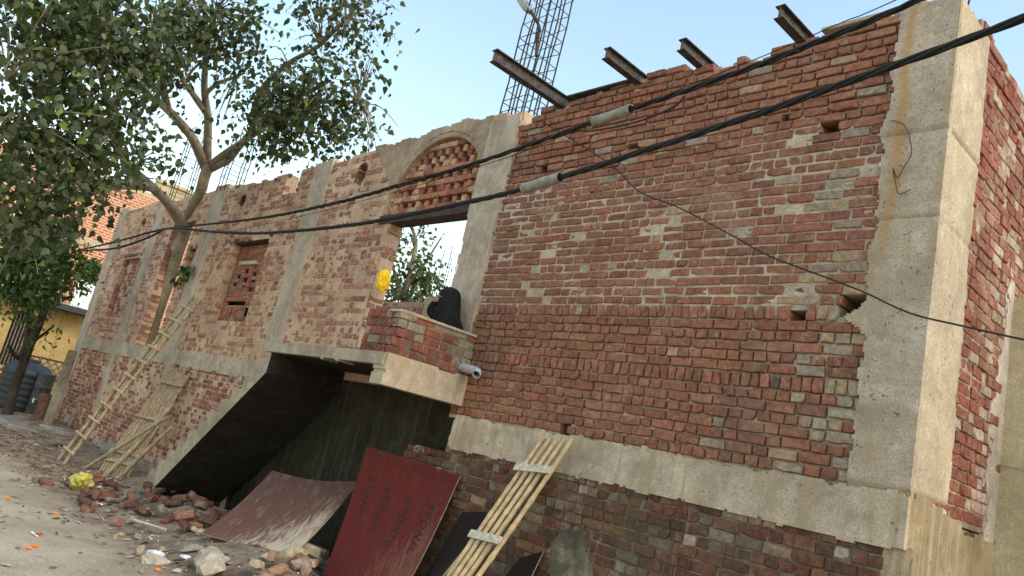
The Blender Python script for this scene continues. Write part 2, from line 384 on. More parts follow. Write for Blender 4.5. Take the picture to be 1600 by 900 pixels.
def pick(rng, table):
    r = rng.random() * sum(t[0] for t in table)
    for wgt, c in table:
        r -= wgt
        if r <= 0: break
    s = rng.uniform(.86, 1.14); return tuple(v * s * rng.uniform(.95, 1.05) for v in c)
RED, DRED, ORG, BUFF, GREYB, BURNT = (.235, .103, .066), (.195, .088, .060), (.255, .122, .077), (.31, .215, .135), (.26, .21, .155), (.085, .062, .05)
WHITEB = (.33, .26, .21)
def pal_right(b, r):
    near = b['u'] > -2.98 + .12 * math.sin(b['z'] * 9)
    if near and b['z'] < 4.35: return pick(r, [(.36, GREYB), (.12, BUFF), (.36, RED), (.16, DRED)])
    if b['z'] > 4.75: return pick(r, [(.45, RED), (.2, DRED), (.16, ORG), (.05, BUFF), (.025, GREYB)])
    if b['z'] > 3.2: return pick(r, [(.80, RED), (.13, DRED), (.05, ORG), (.010, BUFF), (.008, GREYB), (.002, BURNT)])
    return pick(r, [(.62, RED), (.22, DRED), (.1, ORG), (.012, BUFF), (.006, GREYB), (.008, BURNT)])
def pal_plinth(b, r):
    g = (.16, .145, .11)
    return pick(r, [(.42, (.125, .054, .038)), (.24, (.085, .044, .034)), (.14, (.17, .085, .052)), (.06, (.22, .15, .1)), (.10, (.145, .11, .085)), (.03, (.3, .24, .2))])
def pal_side(b, r):
    wz = max(0, 1 - abs(b['u'] - 1.75) / .75) * (1 if b['z'] < 3.9 else .25)
    return pick(r, [(.6, (.20, .068, .048)), (.25, DRED), (.1, (.2, .09, .06)), (.05, (.25, .18, .12)), (.02 + .7 * wz, WHITEB)])
def pal_left(b, r): return pick(r, [(.5, (.29, .145, .10)), (.2, (.23, .115, .08)), (.25, (.34, .19, .13)), (.25, (.42, .285, .19))])
def pal_leftlow(b, r): return pick(r, [(.55, (.24, .10, .07)), (.2, (.16, .07, .055)), (.2, (.33, .18, .12)), (.12, (.45, .34, .25))])
def pal_in(b, r): return pick(r, [(.6, (.28, .10, .07)), (.2, DRED), (.2, ORG)])

def stack(z0, z1, spec):
    """courses between z0 and z1; spec: list of kinds cycled; R courses are taller"""
    hs = [(.128 if k == 'R' else .0925) for k in spec]; out = []; z = z0; s = (z1 - z0) / sum(hs)
    for k, h in zip(spec, hs): out.append((z, z + h * s, k)); z += h * s
    return out
def rects(lst):
    return lambda zm: [(a, b) for a, b, c, d in lst if c < zm < d]
def in_rects(lst, U, Z, g=0.0):
    k = np.zeros_like(U, bool)
    for a, b, c, d in lst: k |= (U > a - g) & (U < b + g) & (Z > c - g) & (Z < d + g)
    return k

# ================================================================ THE SETTING
# ground: one sheet, fine near the site, reaching the horizon
gx = np.concatenate([[-900, -300, -120, -70, -45, -34], np.arange(-30, -3.0, .07), [-2.5, -1.5, 0, 3, 8, 20, 60, 200, 900]])
gy = np.concatenate([[-900, -300, -100, -40, -20, -12], np.arange(-8, .5, .07), [1, 2, 4, 8, 20, 60, 200, 900]])
GX, GY = np.meshgrid(gx, gy, indexing='ij')
def ground_z(x, y):
    x = np.asarray(x, float); y = np.asarray(y, float)
    verge = 1 / (1 + np.exp(-(y + 2.35 + .25 * fbm(x, y * 0, .7, 5)) * 4))        # 0 on the road, 1 next to the wall
    z = -.30 + .018 * fbm(x, y, .8, 3, 3) + .012 * fbm(x, y, 5, 9, 3) * (0.4 + verge)
    z = z + verge * (.03 + .05 * fbm(x, y, 1.4, 21, 3))
    for cx, cy, sx, sy, h in [(-10.6, -1.0, 1.4, .7, .36), (-8.6, -1.1, 1.0, .8, .26), (-7.2, -1.5, 1.1, .7, .30), (-13.2, -.7, .9, .6, .22), (-16, -.3, 3, .5, .14), (-22.5, -.5, 2.6, .9, .24), (-5, -.4, 2, .5, .1)]:
        z = z + h * np.exp(-((x - cx) / sx) ** 2 - ((y - cy) / sy) ** 2)
    far = (np.abs(x + 14) > 18) | (y < -8) | (y > .5)
    return np.where(far, -.30, z)
GZ = ground_z(GX, GY)
n0, n1 = GX.shape; gi = np.arange(n0 * n1).reshape(n0, n1)
GQ = np.stack([gi[:-1, :-1].ravel(), gi[1:, :-1].ravel(), gi[1:, 1:].ravel(), gi[:-1, 1:].ravel()], 1)
t = NT('dusty_ground'); P = t.geo.outputs['Position']; s = t.sep(P)
edge = t.math('ADD', s[1], t.math('MULTIPLY', t.noise(.9, 4, .6), 1.1))
ver = t.ramp(edge, -2.35, -1.5)
road = t.mix(t.ramp(t.noise(.7, 5, .65), .35, .65), (.30, .25, .18), (.42, .36, .27)); road = t.mix(t.ramp(t.noise(6, 5, .7, stretch=(.35, 1, 1)), .5, .75, 0, .55), road, (.22, .18, .13))
earth = t.mix(t.ramp(t.noise(3, 5, .7), .35, .65), (.12, .085, .06), (.26, .20, .145)); earth = t.mix(t.ramp(t.noise(18, 4, .7), .58, .7, 0, .7), earth, (.38, .33, .26))
c = t.mix(ver, road, earth); fn = t.noise(55, 5, .75); c = t.mix(1.0, c, t.mix(t.ramp(fn, .3, .7), (.65, .64, .63), (1.25, 1.25, 1.25)), 'MULTIPLY')
t.bump(t.math('ADD', fn, t.math('MULTIPLY', t.noise(12, 4, .7), .8)), .8, .02); MATS['ground'] = t.done(c, .95, .15)
g = link('ground', quads_np('ground', np.stack([GX.ravel(), GY.ravel(), GZ.ravel()], 1), GQ), MATS['ground']); struct(g)

# ================================================================ RIGHT BLOCK OF THE BUILDING
bld = thing('brick_building', 'red brick building block with concrete corner column and steel joists on top', 'building', (-4.5, .3, 0))
HOLES = [(-3.455, -3.365, 4.87, 4.97), (-3.05, -2.91, 4.70, 4.86), (-6.48, -6.35, 4.79, 4.91), (-5.20, -5.05, 4.89, 4.98), (-2.70, -2.52, 3.14, 3.30), (-3.09, -2.96, 3.05, 3.17), (-5.33, -5.25, 1.92, 2.02)]
def top_right(u): return 5.74 + .05 * math.sin(u * 2.1) - (.16 if u < -6.83 else 0) + .02 * math.sin(u * 17)
topv = lambda U: 5.70 + .05 * np.sin(U * 2.1) - np.where(U < -6.83, .16, 0) + .02 * np.sin(U * 17)
def dep_right(U, Z):
    hi = 1 / (1 + np.exp(-(Z - 3.15) * 30)) / (1 + np.exp((Z - 4.80 - .25 * fbm(U, U * 0, .8, 44)) * 12))
    sm = fbm(U, Z, 5, 31, 4); big = fbm(U, Z, 1.1, 47, 2)
    return .034 - .0235 * hi - .007 * np.clip(sm + .35 * big, -1, 1) - .022 * np.clip(sm + big * .6 - .68, 0, 1) * 2
fw = field('front_wall', FRONT, -7.12, -2.3, 1.86, 5.80, .026, dep_right, lambda U, Z: ~in_rects(HOLES, U, Z, .022) & (Z < topv(U)), .46, MATS['mortar'], bld, True)
box('wall_core', (-7.1, .45, -.4), (-2.5, .5, 5.6), MATS['painted_shade'], bld)  # near-black colour stands in for the shade inside the putlog holes
cs = stack(1.90, 5.80, list('HSMSHSH') + ['R'] + list('SHSHS') + ['R'] + list('MSSSHSSSSMSSSSHSSSMSSSSMSHSSM'))
br = lay(-7.08, -2.34, cs, rects(HOLES), lambda u: top_right(u), random.Random(3), joint=.015, vz=3.2, deep=.22)
for b in br:
    b['hid'] = b['u'] > -2.50
put_bricks(br, FRONT, fw, pal_right, MATS['brick_obj'], MATS['brick'], random.Random(4), 200, 'small_bricks')
# plinth below the band
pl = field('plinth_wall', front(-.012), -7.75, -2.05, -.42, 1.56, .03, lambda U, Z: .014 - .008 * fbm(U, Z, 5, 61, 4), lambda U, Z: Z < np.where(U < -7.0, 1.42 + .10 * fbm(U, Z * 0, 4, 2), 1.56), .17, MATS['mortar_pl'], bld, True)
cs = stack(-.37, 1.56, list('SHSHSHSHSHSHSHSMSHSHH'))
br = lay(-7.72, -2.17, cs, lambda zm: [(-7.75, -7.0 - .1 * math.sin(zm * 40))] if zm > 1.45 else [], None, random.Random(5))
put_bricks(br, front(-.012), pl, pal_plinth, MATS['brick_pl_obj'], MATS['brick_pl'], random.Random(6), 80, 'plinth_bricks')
sm = wy(893, 868, -.03)
field('mortar_patch', front(-.012), sm[0] - .36, sm[0] + .34, sm[2] - .42, sm[2] + .34, .025, lambda U, Z: -.014 - .012 * fbm(U, Z, 6, 71, 3), lambda U, Z: ((U - sm[0]) / .27) ** 2 + ((Z - sm[2] + .06) / .30) ** 2 + .9 * fbm(U, Z, 6, 72, 4) < 1, .02, MATS['patch'], bld)
# concrete band
def keep_band(U, Z): return (Z < 1.885 + .03 * fbm(U, U * 0, 7, 81, 5) - .012 * fbm(U, Z, 20, 3)) & (Z > 1.525 + .035 * fbm(U, U * 0, 5, 82, 5)) & (U > -6.93 + .03 * fbm(Z, Z * 0, 9, 83))
field('concrete_band', FRONT, -7.0, -2.045, 1.46, 1.93, .016, lambda U, Z: -.03 - .006 * fbm(U, Z, 3, 84, 4) + .02 * np.clip(fbm(U, Z, 9, 85, 3) - .45, 0, 1), keep_band, .03, MATS['band'], bld)
# corner column, front and side faces of the same cast column
def col_edge(Z): return -2.505 + .045 * fbm(Z, Z * 0, 6, 91, 5) - .14 * np.exp(-((Z - 3.12) / .07) ** 2) - .07 * np.exp(-((Z - 4.66) / .12) ** 2) + .03 * (Z < 3)
def col_lift(Z): return np.where(Z > 4.60, -.034, np.where(Z > 3.90, -.022, -.016)) + .02 * np.exp(-((Z - 4.60) / .014) ** 2) + .012 * np.exp(-((Z - 3.9) / .012) ** 2) + .03 * np.exp(-((Z - 1.9) / .02) ** 2)
def keep_col(U, Z): return (U > col_edge(Z)) & (Z < 5.73 + .02 * fbm(U, U * 0, 8, 92)) & (U < -2.046 + .008 * fbm(Z, Z * 0, 10, 93, 3))
cc = field('corner_column', FRONT, -2.75, -2.03, 1.86, 5.78, .017, lambda U, Z: col_lift(Z) + .004 * np.exp(-(((Z / .31) % 1 - .5) / .035) ** 2) - .004 * fbm(U, Z, 4, 94, 4) + .012 * np.clip(fbm(U, Z, 14, 95, 3) - .5, 0, 1) + .03 * np.clip(fbm(U, Z, 16, 96, 3) - .05, 0, 1) * (np.exp(-np.abs(U - col_edge(Z)) / .04) + .6 * np.exp(-np.abs(U + 2.05) / .03)), keep_col, .05, MATS['concrete'], bld)
def keep_cols(U, Z): return (U < .66 + .10 * np.clip((5.7 - Z) / 3.8, 0, 1) + .05 * fbm(Z, Z * 0, 4, 96, 4)) & (Z < 5.70 + .02 * fbm(U, U * 0, 8, 97))
field('column_side_face', side(-2.08), -.004, .95, 1.80, 5.76, .02, lambda U, Z: col_lift(Z) - .004 * fbm(U, Z, 4, 98, 4) + .008 * np.clip(fbm(U, Z, 9, 99, 3) - .4, 0, 1), keep_cols, .06, MATS['concrete_warm'], bld)
box('column_core', (-2.46, .04, -.4), (-2.12, .6, 5.66), MATS['concrete'], bld)
for k, (x, y, h, lean) in enumerate([(-2.42, .08, .22, .05), (-2.36, .1, .16, -.03), (-2.27, .07, .2, .02), (-2.16, .10, .27, .05), (-2.14, .3, .25, .03), (-2.4, .5, .2, 0)]):
    tube('rebar_stub', [(x, y, 5.6), (x + lean * .3, y, 5.6 + h * .6), (x + lean, y + .02, 5.72 + h)], .009, MATS['rebar'], bld, 6)
wire = [wy(1393, 188, -.05), wy(1412, 195, -.06), wy(1421, 215, -.07), wy(1424, 240, -.06), wy(1412, 262, -.06), wy(1402, 278, -.05), wy(1395, 262, -.05), wy(1400, 290, -.05), wy(1405, 303, -.06), wy(1423, 296, -.05)]
tube('loose_wire', spline(wire, 5), .004, MATS['iron'], bld, 5)
# side wall (recedes from the corner)
SH = [(2.05, 2.17, 4.7, 4.82), (3.0, 3.1, 4.7, 4.82)]
sw = field('side_wall', side(-2.08), .55, 7.0, 1.80, 5.95, .045, lambda U, Z: .012 - .012 * fbm(U, Z, 4.5, 111, 4), lambda U, Z: ~in_rects(SH, U, Z) & (Z < 5.82 + .04 * np.sin(U * 3)), .2, MATS['mortar_side'], bld, True)
cs = stack(1.84, 5.88, list('SHMSHSHSHSHSHSMSHSHSHSHSHSMSHSHSHSHSHSMSHSHSH'[:43]))
br = lay(.60, 7.0, cs, rects(SH), lambda u: 5.84 + .04 * math.sin(u * 3), random.Random(7))
put_bricks(br, side(-2.08), sw, pal_side, MATS['brick_obj'], MATS['brick'], random.Random(8), 40, 'side_bricks')
field('side_plinth_plaster', side(-2.08), -.006, 7, -.42, 1.92, .035, lambda U, Z: -.022 - .014 * fbm(U, Z, 2.5, 113, 4), lambda U, Z: Z < np.where(U < .8, 1.9, 1.84) - .05 * U + .05 * fbm(U, U * 0, 4, 114, 3), .1, MATS['plaster_side'], bld)
def keep_wash(U, Z): return (fbm(U, Z, 5, 116, 4) * .5 + (U - 1.62) * 2.2 - np.clip(Z - 3.0, 0, 3) * .45 > 0) & (Z > 1.75)
field('whitewash_smear', side(-2.08), 1.1, 1.935, 1.7, 4.1, .022, lambda U, Z: -.006 - .008 * fbm(U, Z, 6, 117, 4), keep_wash, .03, MATS['white_smear'], bld)
# steel joists poking out over the wall top
def ibeam(name, x, y0, y1, z, h, wd, root, dz=0.0, dx=0.0):
    tk = .012; prof = [(-wd / 2, 0), (wd / 2, 0), (wd / 2, tk), (tk / 2, tk), (tk / 2, h - tk), (wd / 2, h - tk), (wd / 2, h), (-wd / 2, h), (-wd / 2, h - tk), (-tk / 2, h - tk), (-tk / 2, tk), (-wd / 2, tk)]
    V = [(x + px + dx, y0, z + pz + dz) for px, pz in prof] + [(x + px, y1, z + pz) for px, pz in prof]; n = 12
    F = [(k, (k + 1) % n, (k + 1) % n + n, k + n) for k in range(n)] + [tuple(range(n))[::-1], tuple(range(n, 2 * n))]
    o = link(name, mesh_np(name, V, F), MATS['beam']); return adopt(o, root)
for x, y0, z, h, dz in [(-6.36, -1.12, 5.66, .15, -.02), (-5.22, -.56, 5.70, .13, -.01), (-4.44, -.34, 5.71, .13, -.01), (-3.36, -.43, 5.69, .13, -.02)]:
    ibeam('steel_joist', x, y0, 2.2, z, h, .09, bld, dz)
box('steel_flat', (-6.28, -.03, 5.745), (-5.3, .12, 5.765), MATS['beam'], bld)
box('steel_flat', (-3.2, .02, 5.76), (-2.62, .14, 5.79), MATS['concrete_warm'], bld)

# ================================================================ LEFT LONG WALL WITH DOORWAY
lw = thing('roofless_wall', 'long roofless mortar-smeared brick wall with arched doorway, windows and concrete pilasters', 'wall', (-15, .1, 0))
DOOR = (-9.47, -7.53, 2.2, 4.47); W1 = (-15.02, -13.42, 2.84, 4.43); W2 = (-22.2, -20.85, 2.78, 4.41); W3 = (-17.45, -17.02, 3.5, 4.42)
SLOT = (-19.05, -17.62, 2.15, 5.15); NOTCH = (-13.46, -12.90, 5.29, 7)
PUT = [(-10.06, -9.92, 3.90, 4.02), (-11.58, -11.46, 3.92, 4.02), (-15.56, -15.42, 3.88, 4.0), (-13.30, -13.20, 3.9, 4.0), (-14.9, -14.8, 2.32, 2.5), (-13.2, -13.1, 2.32, 2.44), (-16.0, -15.9, 2.35, 2.48), (-10.9, -10.8, 5.0, 5.06)]
NICHE = [(-10.84, -10.54, 5.20, 5.54), (-15.36, -15.12, 5.24, 5.5), (-18.55, -18.25, 5.22, 5.5), (-21.7, -21.4, 5.3, 5.5)]
AX, AZ, AR = -8.57, 4.60, 1.07
def top_left(U):
    U = np.asarray(U, float)
    b = 5.72 + .05 * np.exp(-((U + 8.6) / .7) ** 2) * 2 + .03 * np.sin(U * 2.3) + .02 * np.sin(U * 9)
    return b + np.where(U < -16.2, .08, 0) + np.where(U < -20, .1, 0)
def arch_in(U, Z, r=AR): return ((U - AX) ** 2 + (Z - AZ) ** 2 < r * r) & (Z > 4.44)
THRU = [DOOR, W1, SLOT, NOTCH, W2, W3]
def keep_left(U, Z):
    k = ~in_rects(THRU + PUT, U, Z) & (Z < top_left(U)) & ~arch_in(U, Z)
    for a, b, c, d in NICHE: k &= ~((((U - (a + b) / 2) / ((b - a) / 2)) ** 2 + ((Z - (c + d) / 2) / ((d - c) / 2)) ** 2) < 1)
    return k
def dep_left(U, Z): return .003 - .008 * fbm(U, Z, 8.5, 131, 3) - .0045 * fbm(U, Z, 1.1, 132, 2) - .004 * np.sin(Z * 2 * np.pi / .185) * np.sin(U * 3)
lf = field('long_wall', FRONT, -23.9, -7.0, 2.1, 5.98, .05, dep_left, keep_left, .23, MATS['mortar_left'], lw, True)
def cuts_left(zm):
    c = [(a, b) for a, b, z0, z1 in THRU + PUT + NICHE if z0 < zm < z1]
    if zm > 4.44 and abs(zm - AZ) < AR: hw = math.sqrt(AR * AR - (zm - AZ) ** 2); c.append((AX - hw, AX + hw))
    if zm > 5.0: c.append((-9.9 + (zm - 5.0) * .3, -7.0))
    c += [(-12.33, -11.72), (-16.95, -16.22), (-20.6, -20.0), (-23.9, -23.4), (-7.55, -6.9)]
    return c
cs = stack(2.2, 5.96, list('HSHSHSHHSHSHSHSHHSHSHSHSHSHSHSHSHSHSHSHS'))
br = lay(-23.85, -7.0, cs, cuts_left, lambda u: float(top_left(u)), random.Random(9), ends=.03)
for b in br:
    if b['k'] == 'S' or random.random() < .1: b['d'] += .002
put_bricks(br, FRONT, lf, pal_left, MATS['brick_left_obj'], MATS['brick_left'], random.Random(10), 200, 'small_bricks')
# jamb bricks of doorway, window and slot (faces turned to +X)
for nm, x, z0, z1, th in [('doorway_jamb', DOOR[0], 2.3, 4.4, .24), ('window_jamb', W1[0], W1[2], W1[3], .15), ('window_jamb', W2[0], W2[2], W2[3], .14), ('slot_jamb', SLOT[0], 2.2, 5.3, .24)]:
    n = int((z1 - z0) / .094)
    jo = field(nm, side(x), -.004, th, z0, z1, .04, lambda U, Z: .012 - .01 * fbm(U, Z, 8, int(abs(x) * 10), 3), None, .1, MATS['mortar_left'], lw)
    bl = []; r = random.Random(int(abs(x) * 7))
    for k in range(n):
        z = z0 + (k + .5) * .094; jt = r.gauss(.0, .018)
        for a, b in ([(0, .112), (.124, .235)] if k % 2 else [(0, .228)]):
            b = min(b, th); bl.append(dict(u=(a + b) / 2, l=b - a, z=z, h=.08, k='S' if b - a > .16 else 'H', d=-.012 + jt, deep=.06))
    put_bricks(bl, side(x), jo, pal_left, MATS['brick_left_obj'], MATS['brick_left'], r, 0, 'jamb_bricks', 1.6)
# dark backs added to darken the small openings, brick lining of the round holes
for a, b, c_, d_ in NICHE:
    V = []; F = []
    for k in range(14):
        g_ = 2 * math.pi * k / 14; j_ = 1 + .08 * math.sin(k * 5.1)
        for y in (-.004, .22): V.append(((a + b) / 2 + (b - a) / 2 * .93 * j_ * math.cos(g_), y, (c_ + d_) / 2 + (d_ - c_) / 2 * .93 * j_ * math.sin(g_)))
        for y in (.22, -.004): V.append(((a + b) / 2 + (b - a) / 2 * 1.12 * math.cos(g_), y, (c_ + d_) / 2 + (d_ - c_) / 2 * 1.12 * math.sin(g_)))
    for k in range(14):
        n_ = (k + 1) % 14
        for q in range(4): F.append((k * 4 + q, k * 4 + (q + 1) % 4, n_ * 4 + (q + 1) % 4, n_ * 4 + q))
    adopt(link('hole_lining', mesh_np('hole_lining', V, F), MATS['hole_brick']), lw)
for a, b, c_, d_ in PUT + NICHE: box('hole_blocker', (a - .05, .225, c_ - .05), (b + .05, .26, d_ + .05), MATS['painted_shade'], lw)
box('screen_blocker', (AX - 1.15, .30, 4.56), (AX + 1.15, .33, 5.66), MATS['painted_shade'], lw)  # dark panel added behind the arch screen to darken its gaps
# lintels
for nm, (a, b), h, m_ in [('doorway_lintel', (-9.75, -7.40), .13, 'iron'), ('window_lintel', (-15.25, -13.3), .11, 'iron'), ('window_lintel', (-22.5, -20.7), .10, 'iron'), ('window_lintel', (-17.6, -16.95), .10, 'iron')]:
    box(nm, (a, .0 if 'window' in nm else -.02, 4.42), (b, .22, 4.42 + h), MATS[m_], lw, .006, .004, int(-a * 10))
# brick screen in the arch: solid courses alternate with spaced headers
scr = field('arch_screen', front(.05), AX - 1.1, AX + 1.1, 4.50, 5.7, .03, lambda U, Z: .01 - .006 * fbm(U, Z, 8, 140, 3), lambda U, Z: arch_in(U, Z, AR) & ~arch_in(U, Z, AR - .035), .16, MATS['mortar_left'], lw)
rj = random.Random(21); z = 4.56; row = 0; sb = []
while z < 5.66:
    hw = math.sqrt(max(0, (AR - .03) ** 2 - (z + .045 - AZ) ** 2))
    if hw < .12: break
    if row % 2 == 0 and row not in (8,):
        u = AX - hw
        while u < AX + hw - .03:
            L = min(.228 * rj.uniform(.9, 1.05), AX + hw - u); sb.append((u + L / 2, L - .012, z + .045, .08)); u += L
    else:
        n = max(1, int(round(2 * hw / .205))); stp = 2 * hw / n
        for k in range(n + 1):
            u = AX - hw + k * stp; sb.append((min(max(u, AX - hw + .05), AX + hw - .05), .09, z + .045, .092))
            if row % 4 == 3 and k < n and rj.random() < .25: sb.append((u + stp / 2, .11, z + .045, .085))
    z += .094; row += 1
for u, L, zc, h in sb:
    V, F = brick_vf(L, h, .085 if L < .1 else .21, rj, .9); o = link('brick', mesh_np('brick', V, F, True, .45), MATS['brick_left_obj']); o.parent = scr
    o.location = (u, (.075 if L < .1 else .045) + rj.gauss(0, .004), zc); o.color = (*pick(rj, [(.4, (.33, .15, .095)), (.25, (.42, .27, .165)), (.3, (.24, .09, .065))]), 1)
th = np.linspace(0, math.pi, 40); V = []; F = []
for k, a in enumerate(th):
    for rr, y in ((AR - .012, -.005), (AR + .02, -.02), (AR + .05, -.018), (AR + .055, .05), (AR - .012, .05)):
        V.append((AX + rr * math.cos(a) * (1 + .01 * math.sin(a * 9)), y, AZ - .03 + rr * math.sin(a)))
for k in range(39):
    for j in range(5): F.append((k * 5 + j, k * 5 + (j + 1) % 5, (k + 1) * 5 + (j + 1) % 5, (k + 1) * 5 + j))
adopt(link('arch_rim', mesh_np('arch_rim', V, F, True, .8), MATS['plaster_spandrel']), lw)
# rendered zone round the arch
def keep_sp(U, Z):
    return (Z < top_left(U) + .02 + .015 * fbm(U, U * 0, 9, 143)) & ~arch_in(U, Z, AR + .03) & (Z > np.where(U < -7.6, 4.78 + (-U - 9.4).clip(0, 3) * .9 + .1 * fbm(U, Z, 3, 144, 3), 9)) & (U > -10.6 + .3 * fbm(Z, U, 2.2, 145, 3))
field('spandrel_render', FRONT, -11.0, -7.5, 4.5, 5.98, .028, lambda U, Z: -.016 - .014 * fbm(U, Z, 2.5, 146, 4), keep_sp, .16, MATS['plaster_spandrel'], lw)
# pilasters
def pilaster(nm, a, b, z0, z1, mat, seed, st=.03, amp=.03, proud=-.018, root=lw):
    return field(nm, FRONT, a - .12, b + .12, z0, z1 + .05, st, lambda U, Z: proud - .006 * fbm(U, Z, 3, seed, 4), lambda U, Z: (U > a + amp * fbm(Z, Z * 0, 3, seed + 1, 4)) & (U < b + amp * fbm(Z, Z * 0, 3, seed + 2, 4)) & (Z < z1 + .02 * fbm(U, U * 0, 8, seed)), .12, mat, root)
pilaster('pilaster', -7.60, -7.02, 2.2, 5.68, MATS['concrete_pil'], 150, .025, .035, -.03)
pilaster('pilaster', -12.33, -11.74, 2.28, 5.76, MATS['concrete_pil'], 160)
pilaster('pilaster', -16.95, -16.25, 2.15, 5.84, MATS['concrete_pil'], 170, .04)
pilaster('pilaster', -20.55, -20.05, 2.15, 5.6, MATS['concrete_pil'], 180, .04)
pilaster('corner_pilaster', -24.05, -23.35, -.4, 5.98, MATS['concrete_pil'], 190, .05)
pilaster('pilaster', -20.5, -20.1, .6, 1.9, MATS['concrete_pil'], 200, .04)
pilaster('pilaster', -16.6, -16.25, .9, 1.9, MATS['concrete_pil'], 205, .04)
# band and lower wall
field('concrete_band', FRONT, -23.9, -11.9, 1.78, 2.30, .03, lambda U, Z: -.024 - .007 * fbm(U, Z, 2.5, 210, 4), lambda U, Z: (Z < 2.19 + .02 * fbm(U, U * 0, 5, 211, 4)) & (Z > 1.88 + .05 * fbm(U, U * 0, 2.5, 212, 4) + .0 * U) & (U < -12.05 + .1 * fbm(Z, Z * 0, 8, 213)), .03, MATS['concrete_pil'], lw)
ll = field('lower_wall', FRONT, -23.9, -12.3, -.42, 2.15, .05, lambda U, Z: .006 - .009 * fbm(U, Z, 4, 220, 4) - .01 * np.clip(fbm(U, Z, .8, 221, 2), 0, 1), None, .2, MATS['mortar_left'], lw, True)
cs = stack(-.38, 1.92, list('SHSHSHSHSHSHSHSHSHSHSHSHS'))
br = lay(-23.5, -12.3, cs, lambda zm: [], None, random.Random(12), ends=.03)
put_bricks(br, FRONT, ll, pal_leftlow, MATS['brick_left_obj'], MATS['brick_left'], random.Random(13), 0, 'lower_bricks')
field('skirting_plaster', FRONT, -19.2, -13.6, -.42, .25, .05, lambda U, Z: -.03 - .015 * fbm(U, Z, 2, 230, 3), lambda U, Z: Z < .0 + .15 * fbm(U, U * 0, 1.6, 231, 3), .05, MATS['stone'], lw)
# recessed infill of the far windows and of the slot
for nm, (a, b, c_, d_), y in [('window_infill', W2, .13), ('window_infill', W3, .16), ('slot_back', SLOT, .62)]:
    f_ = field(nm, front(y), a - .1, b + .1, c_, d_ + .05, .06, lambda U, Z: .006 - .012 * fbm(U, Z, 4, 240, 3), None, .1, MATS['mortar_left'], lw)
    br = lay(a - .1, b + .1, stack(c_, d_ + .05, list('SHSHSHSHSHSHSHSHSHSHSHSHSHSHSHSHSHSH'[:max(3, int((d_ - c_) / .093))])), lambda zm: [], None, random.Random(int(-a * 3)), ends=.03)
    put_bricks(br, front(y), f_, pal_leftlow, MATS['brick_left_obj'], MATS['brick_left'], random.Random(15), 0, 'infill_bricks')
# the brickwork of the room seen through the middle window
IH = []
for q in ((385, 423), (397, 428), (372, 432), (382, 437), (393, 440), (366, 444), (378, 448), (390, 452)):
    p = wy(*q, .14); IH.append((p[0] - .11, p[0] + .11, p[2] - .05, p[2] + .05))
IH += [(-14.85, -13.95, 3.18, 3.30), (-14.75, -14.66, 2.93, 3.1), (-14.55, -14.46, 2.93, 3.1), (-14.35, -14.26, 2.93, 3.1), (-14.0, -13.75, 2.95, 3.15)]
iw = field('inner_wall', front(.14), -15.1, -13.3, 2.8, 4.4, .03, lambda U, Z: .012 - .01 * fbm(U, Z, 5, 250, 3), lambda U, Z: ~in_rects(IH, U, Z), .05, MATS['mortar_side'], lw, False)
box('inner_shade_sheet', (-15.2, .3, 2.6), (-13.2, .34, 4.43), MATS['painted_shade'], lw)  # dark sheet put in as the shade seen through the perforations
br = lay(-15.1, -13.3, stack(2.8, 4.4, list('SSHSSSHSSHSSSSSSS')), rects(IH), None, random.Random(17), deep=.05)
put_bricks(br, front(.14), iw, pal_in, MATS['brick_obj'], MATS['brick'], random.Random(18), 0, 'inner_bricks')
p = wy(388, 410, .1); box('lime_ledge', (p[0] - .45, .09, p[2] - .05), (p[0] + .35, .16, p[2] + .03), MATS['white_smear'], lw, .01, .02, 5)
# wall below the stair, the shade there painted into its colour
field('shade_painted_wall', front(.10), -13.2, -6.9, -.42, 2.6, .045, lambda U, Z: -.012 * fbm(U, Z, 3, 260, 4) - .008 * fbm(U, Z, 14, 261, 2), None, .1, MATS['dark_wall'], lw)
# column reinforcement left standing out of the wall top
def cage(x, y, z0, z1, wx, wy_, nx, ny, step, root, seed, r=.008, leanx=0.0):
    rr = random.Random(seed); pts = []
    for i in range(nx):
        for j in range(ny):
            if 0 < i < nx - 1 and 0 < j < ny - 1: continue
            pts.append((-wx / 2 + wx * i / (nx - 1), -wy_ / 2 + wy_ * j / (ny - 1)))
    main = None
    for a, b in pts:
        top = z1 + rr.uniform(-.15, .2); P = []
        for k in range(8):
            f = k / 7; P.append((x + a + leanx * f + rr.gauss(0, .008), y + b + rr.gauss(0, .008), z0 + (top - z0) * f))
        main = tube('rebar', P, r, MATS['rebar'], root, 5)
    z = z0 + .12; ring = [(-wx / 2, -wy_ / 2), (wx / 2, -wy_ / 2), (wx / 2, wy_ / 2), (-wx / 2, wy_ / 2), (-wx / 2, -wy_ / 2)]
    while z < z1 - .05:
        f = (z - z0) / (z1 - z0); tz = rr.uniform(-.03, .03); P = [(x + a * 1.03 + leanx * f, y + b * 1.03, z + tz * a / wx * 2 + rr.gauss(0, .012)) for a, b in ring]
        tube('tie', P, r * .62, MATS['rebar'], root, 4); z += step * rr.uniform(.8, 1.2)
cage(-7.33, .22, 5.5, 8.4, .48, .34, 4, 3, .19, lw, 31, .011, .08)
cage(-19.7, .12, 5.6, 7.75, .42, .36, 3, 2, .24, lw, 32, .011, -.12)
cage(-16.55, .12, 5.7, 7.05, .42, .36, 3, 2, .22, lw, 33, .011, .02)

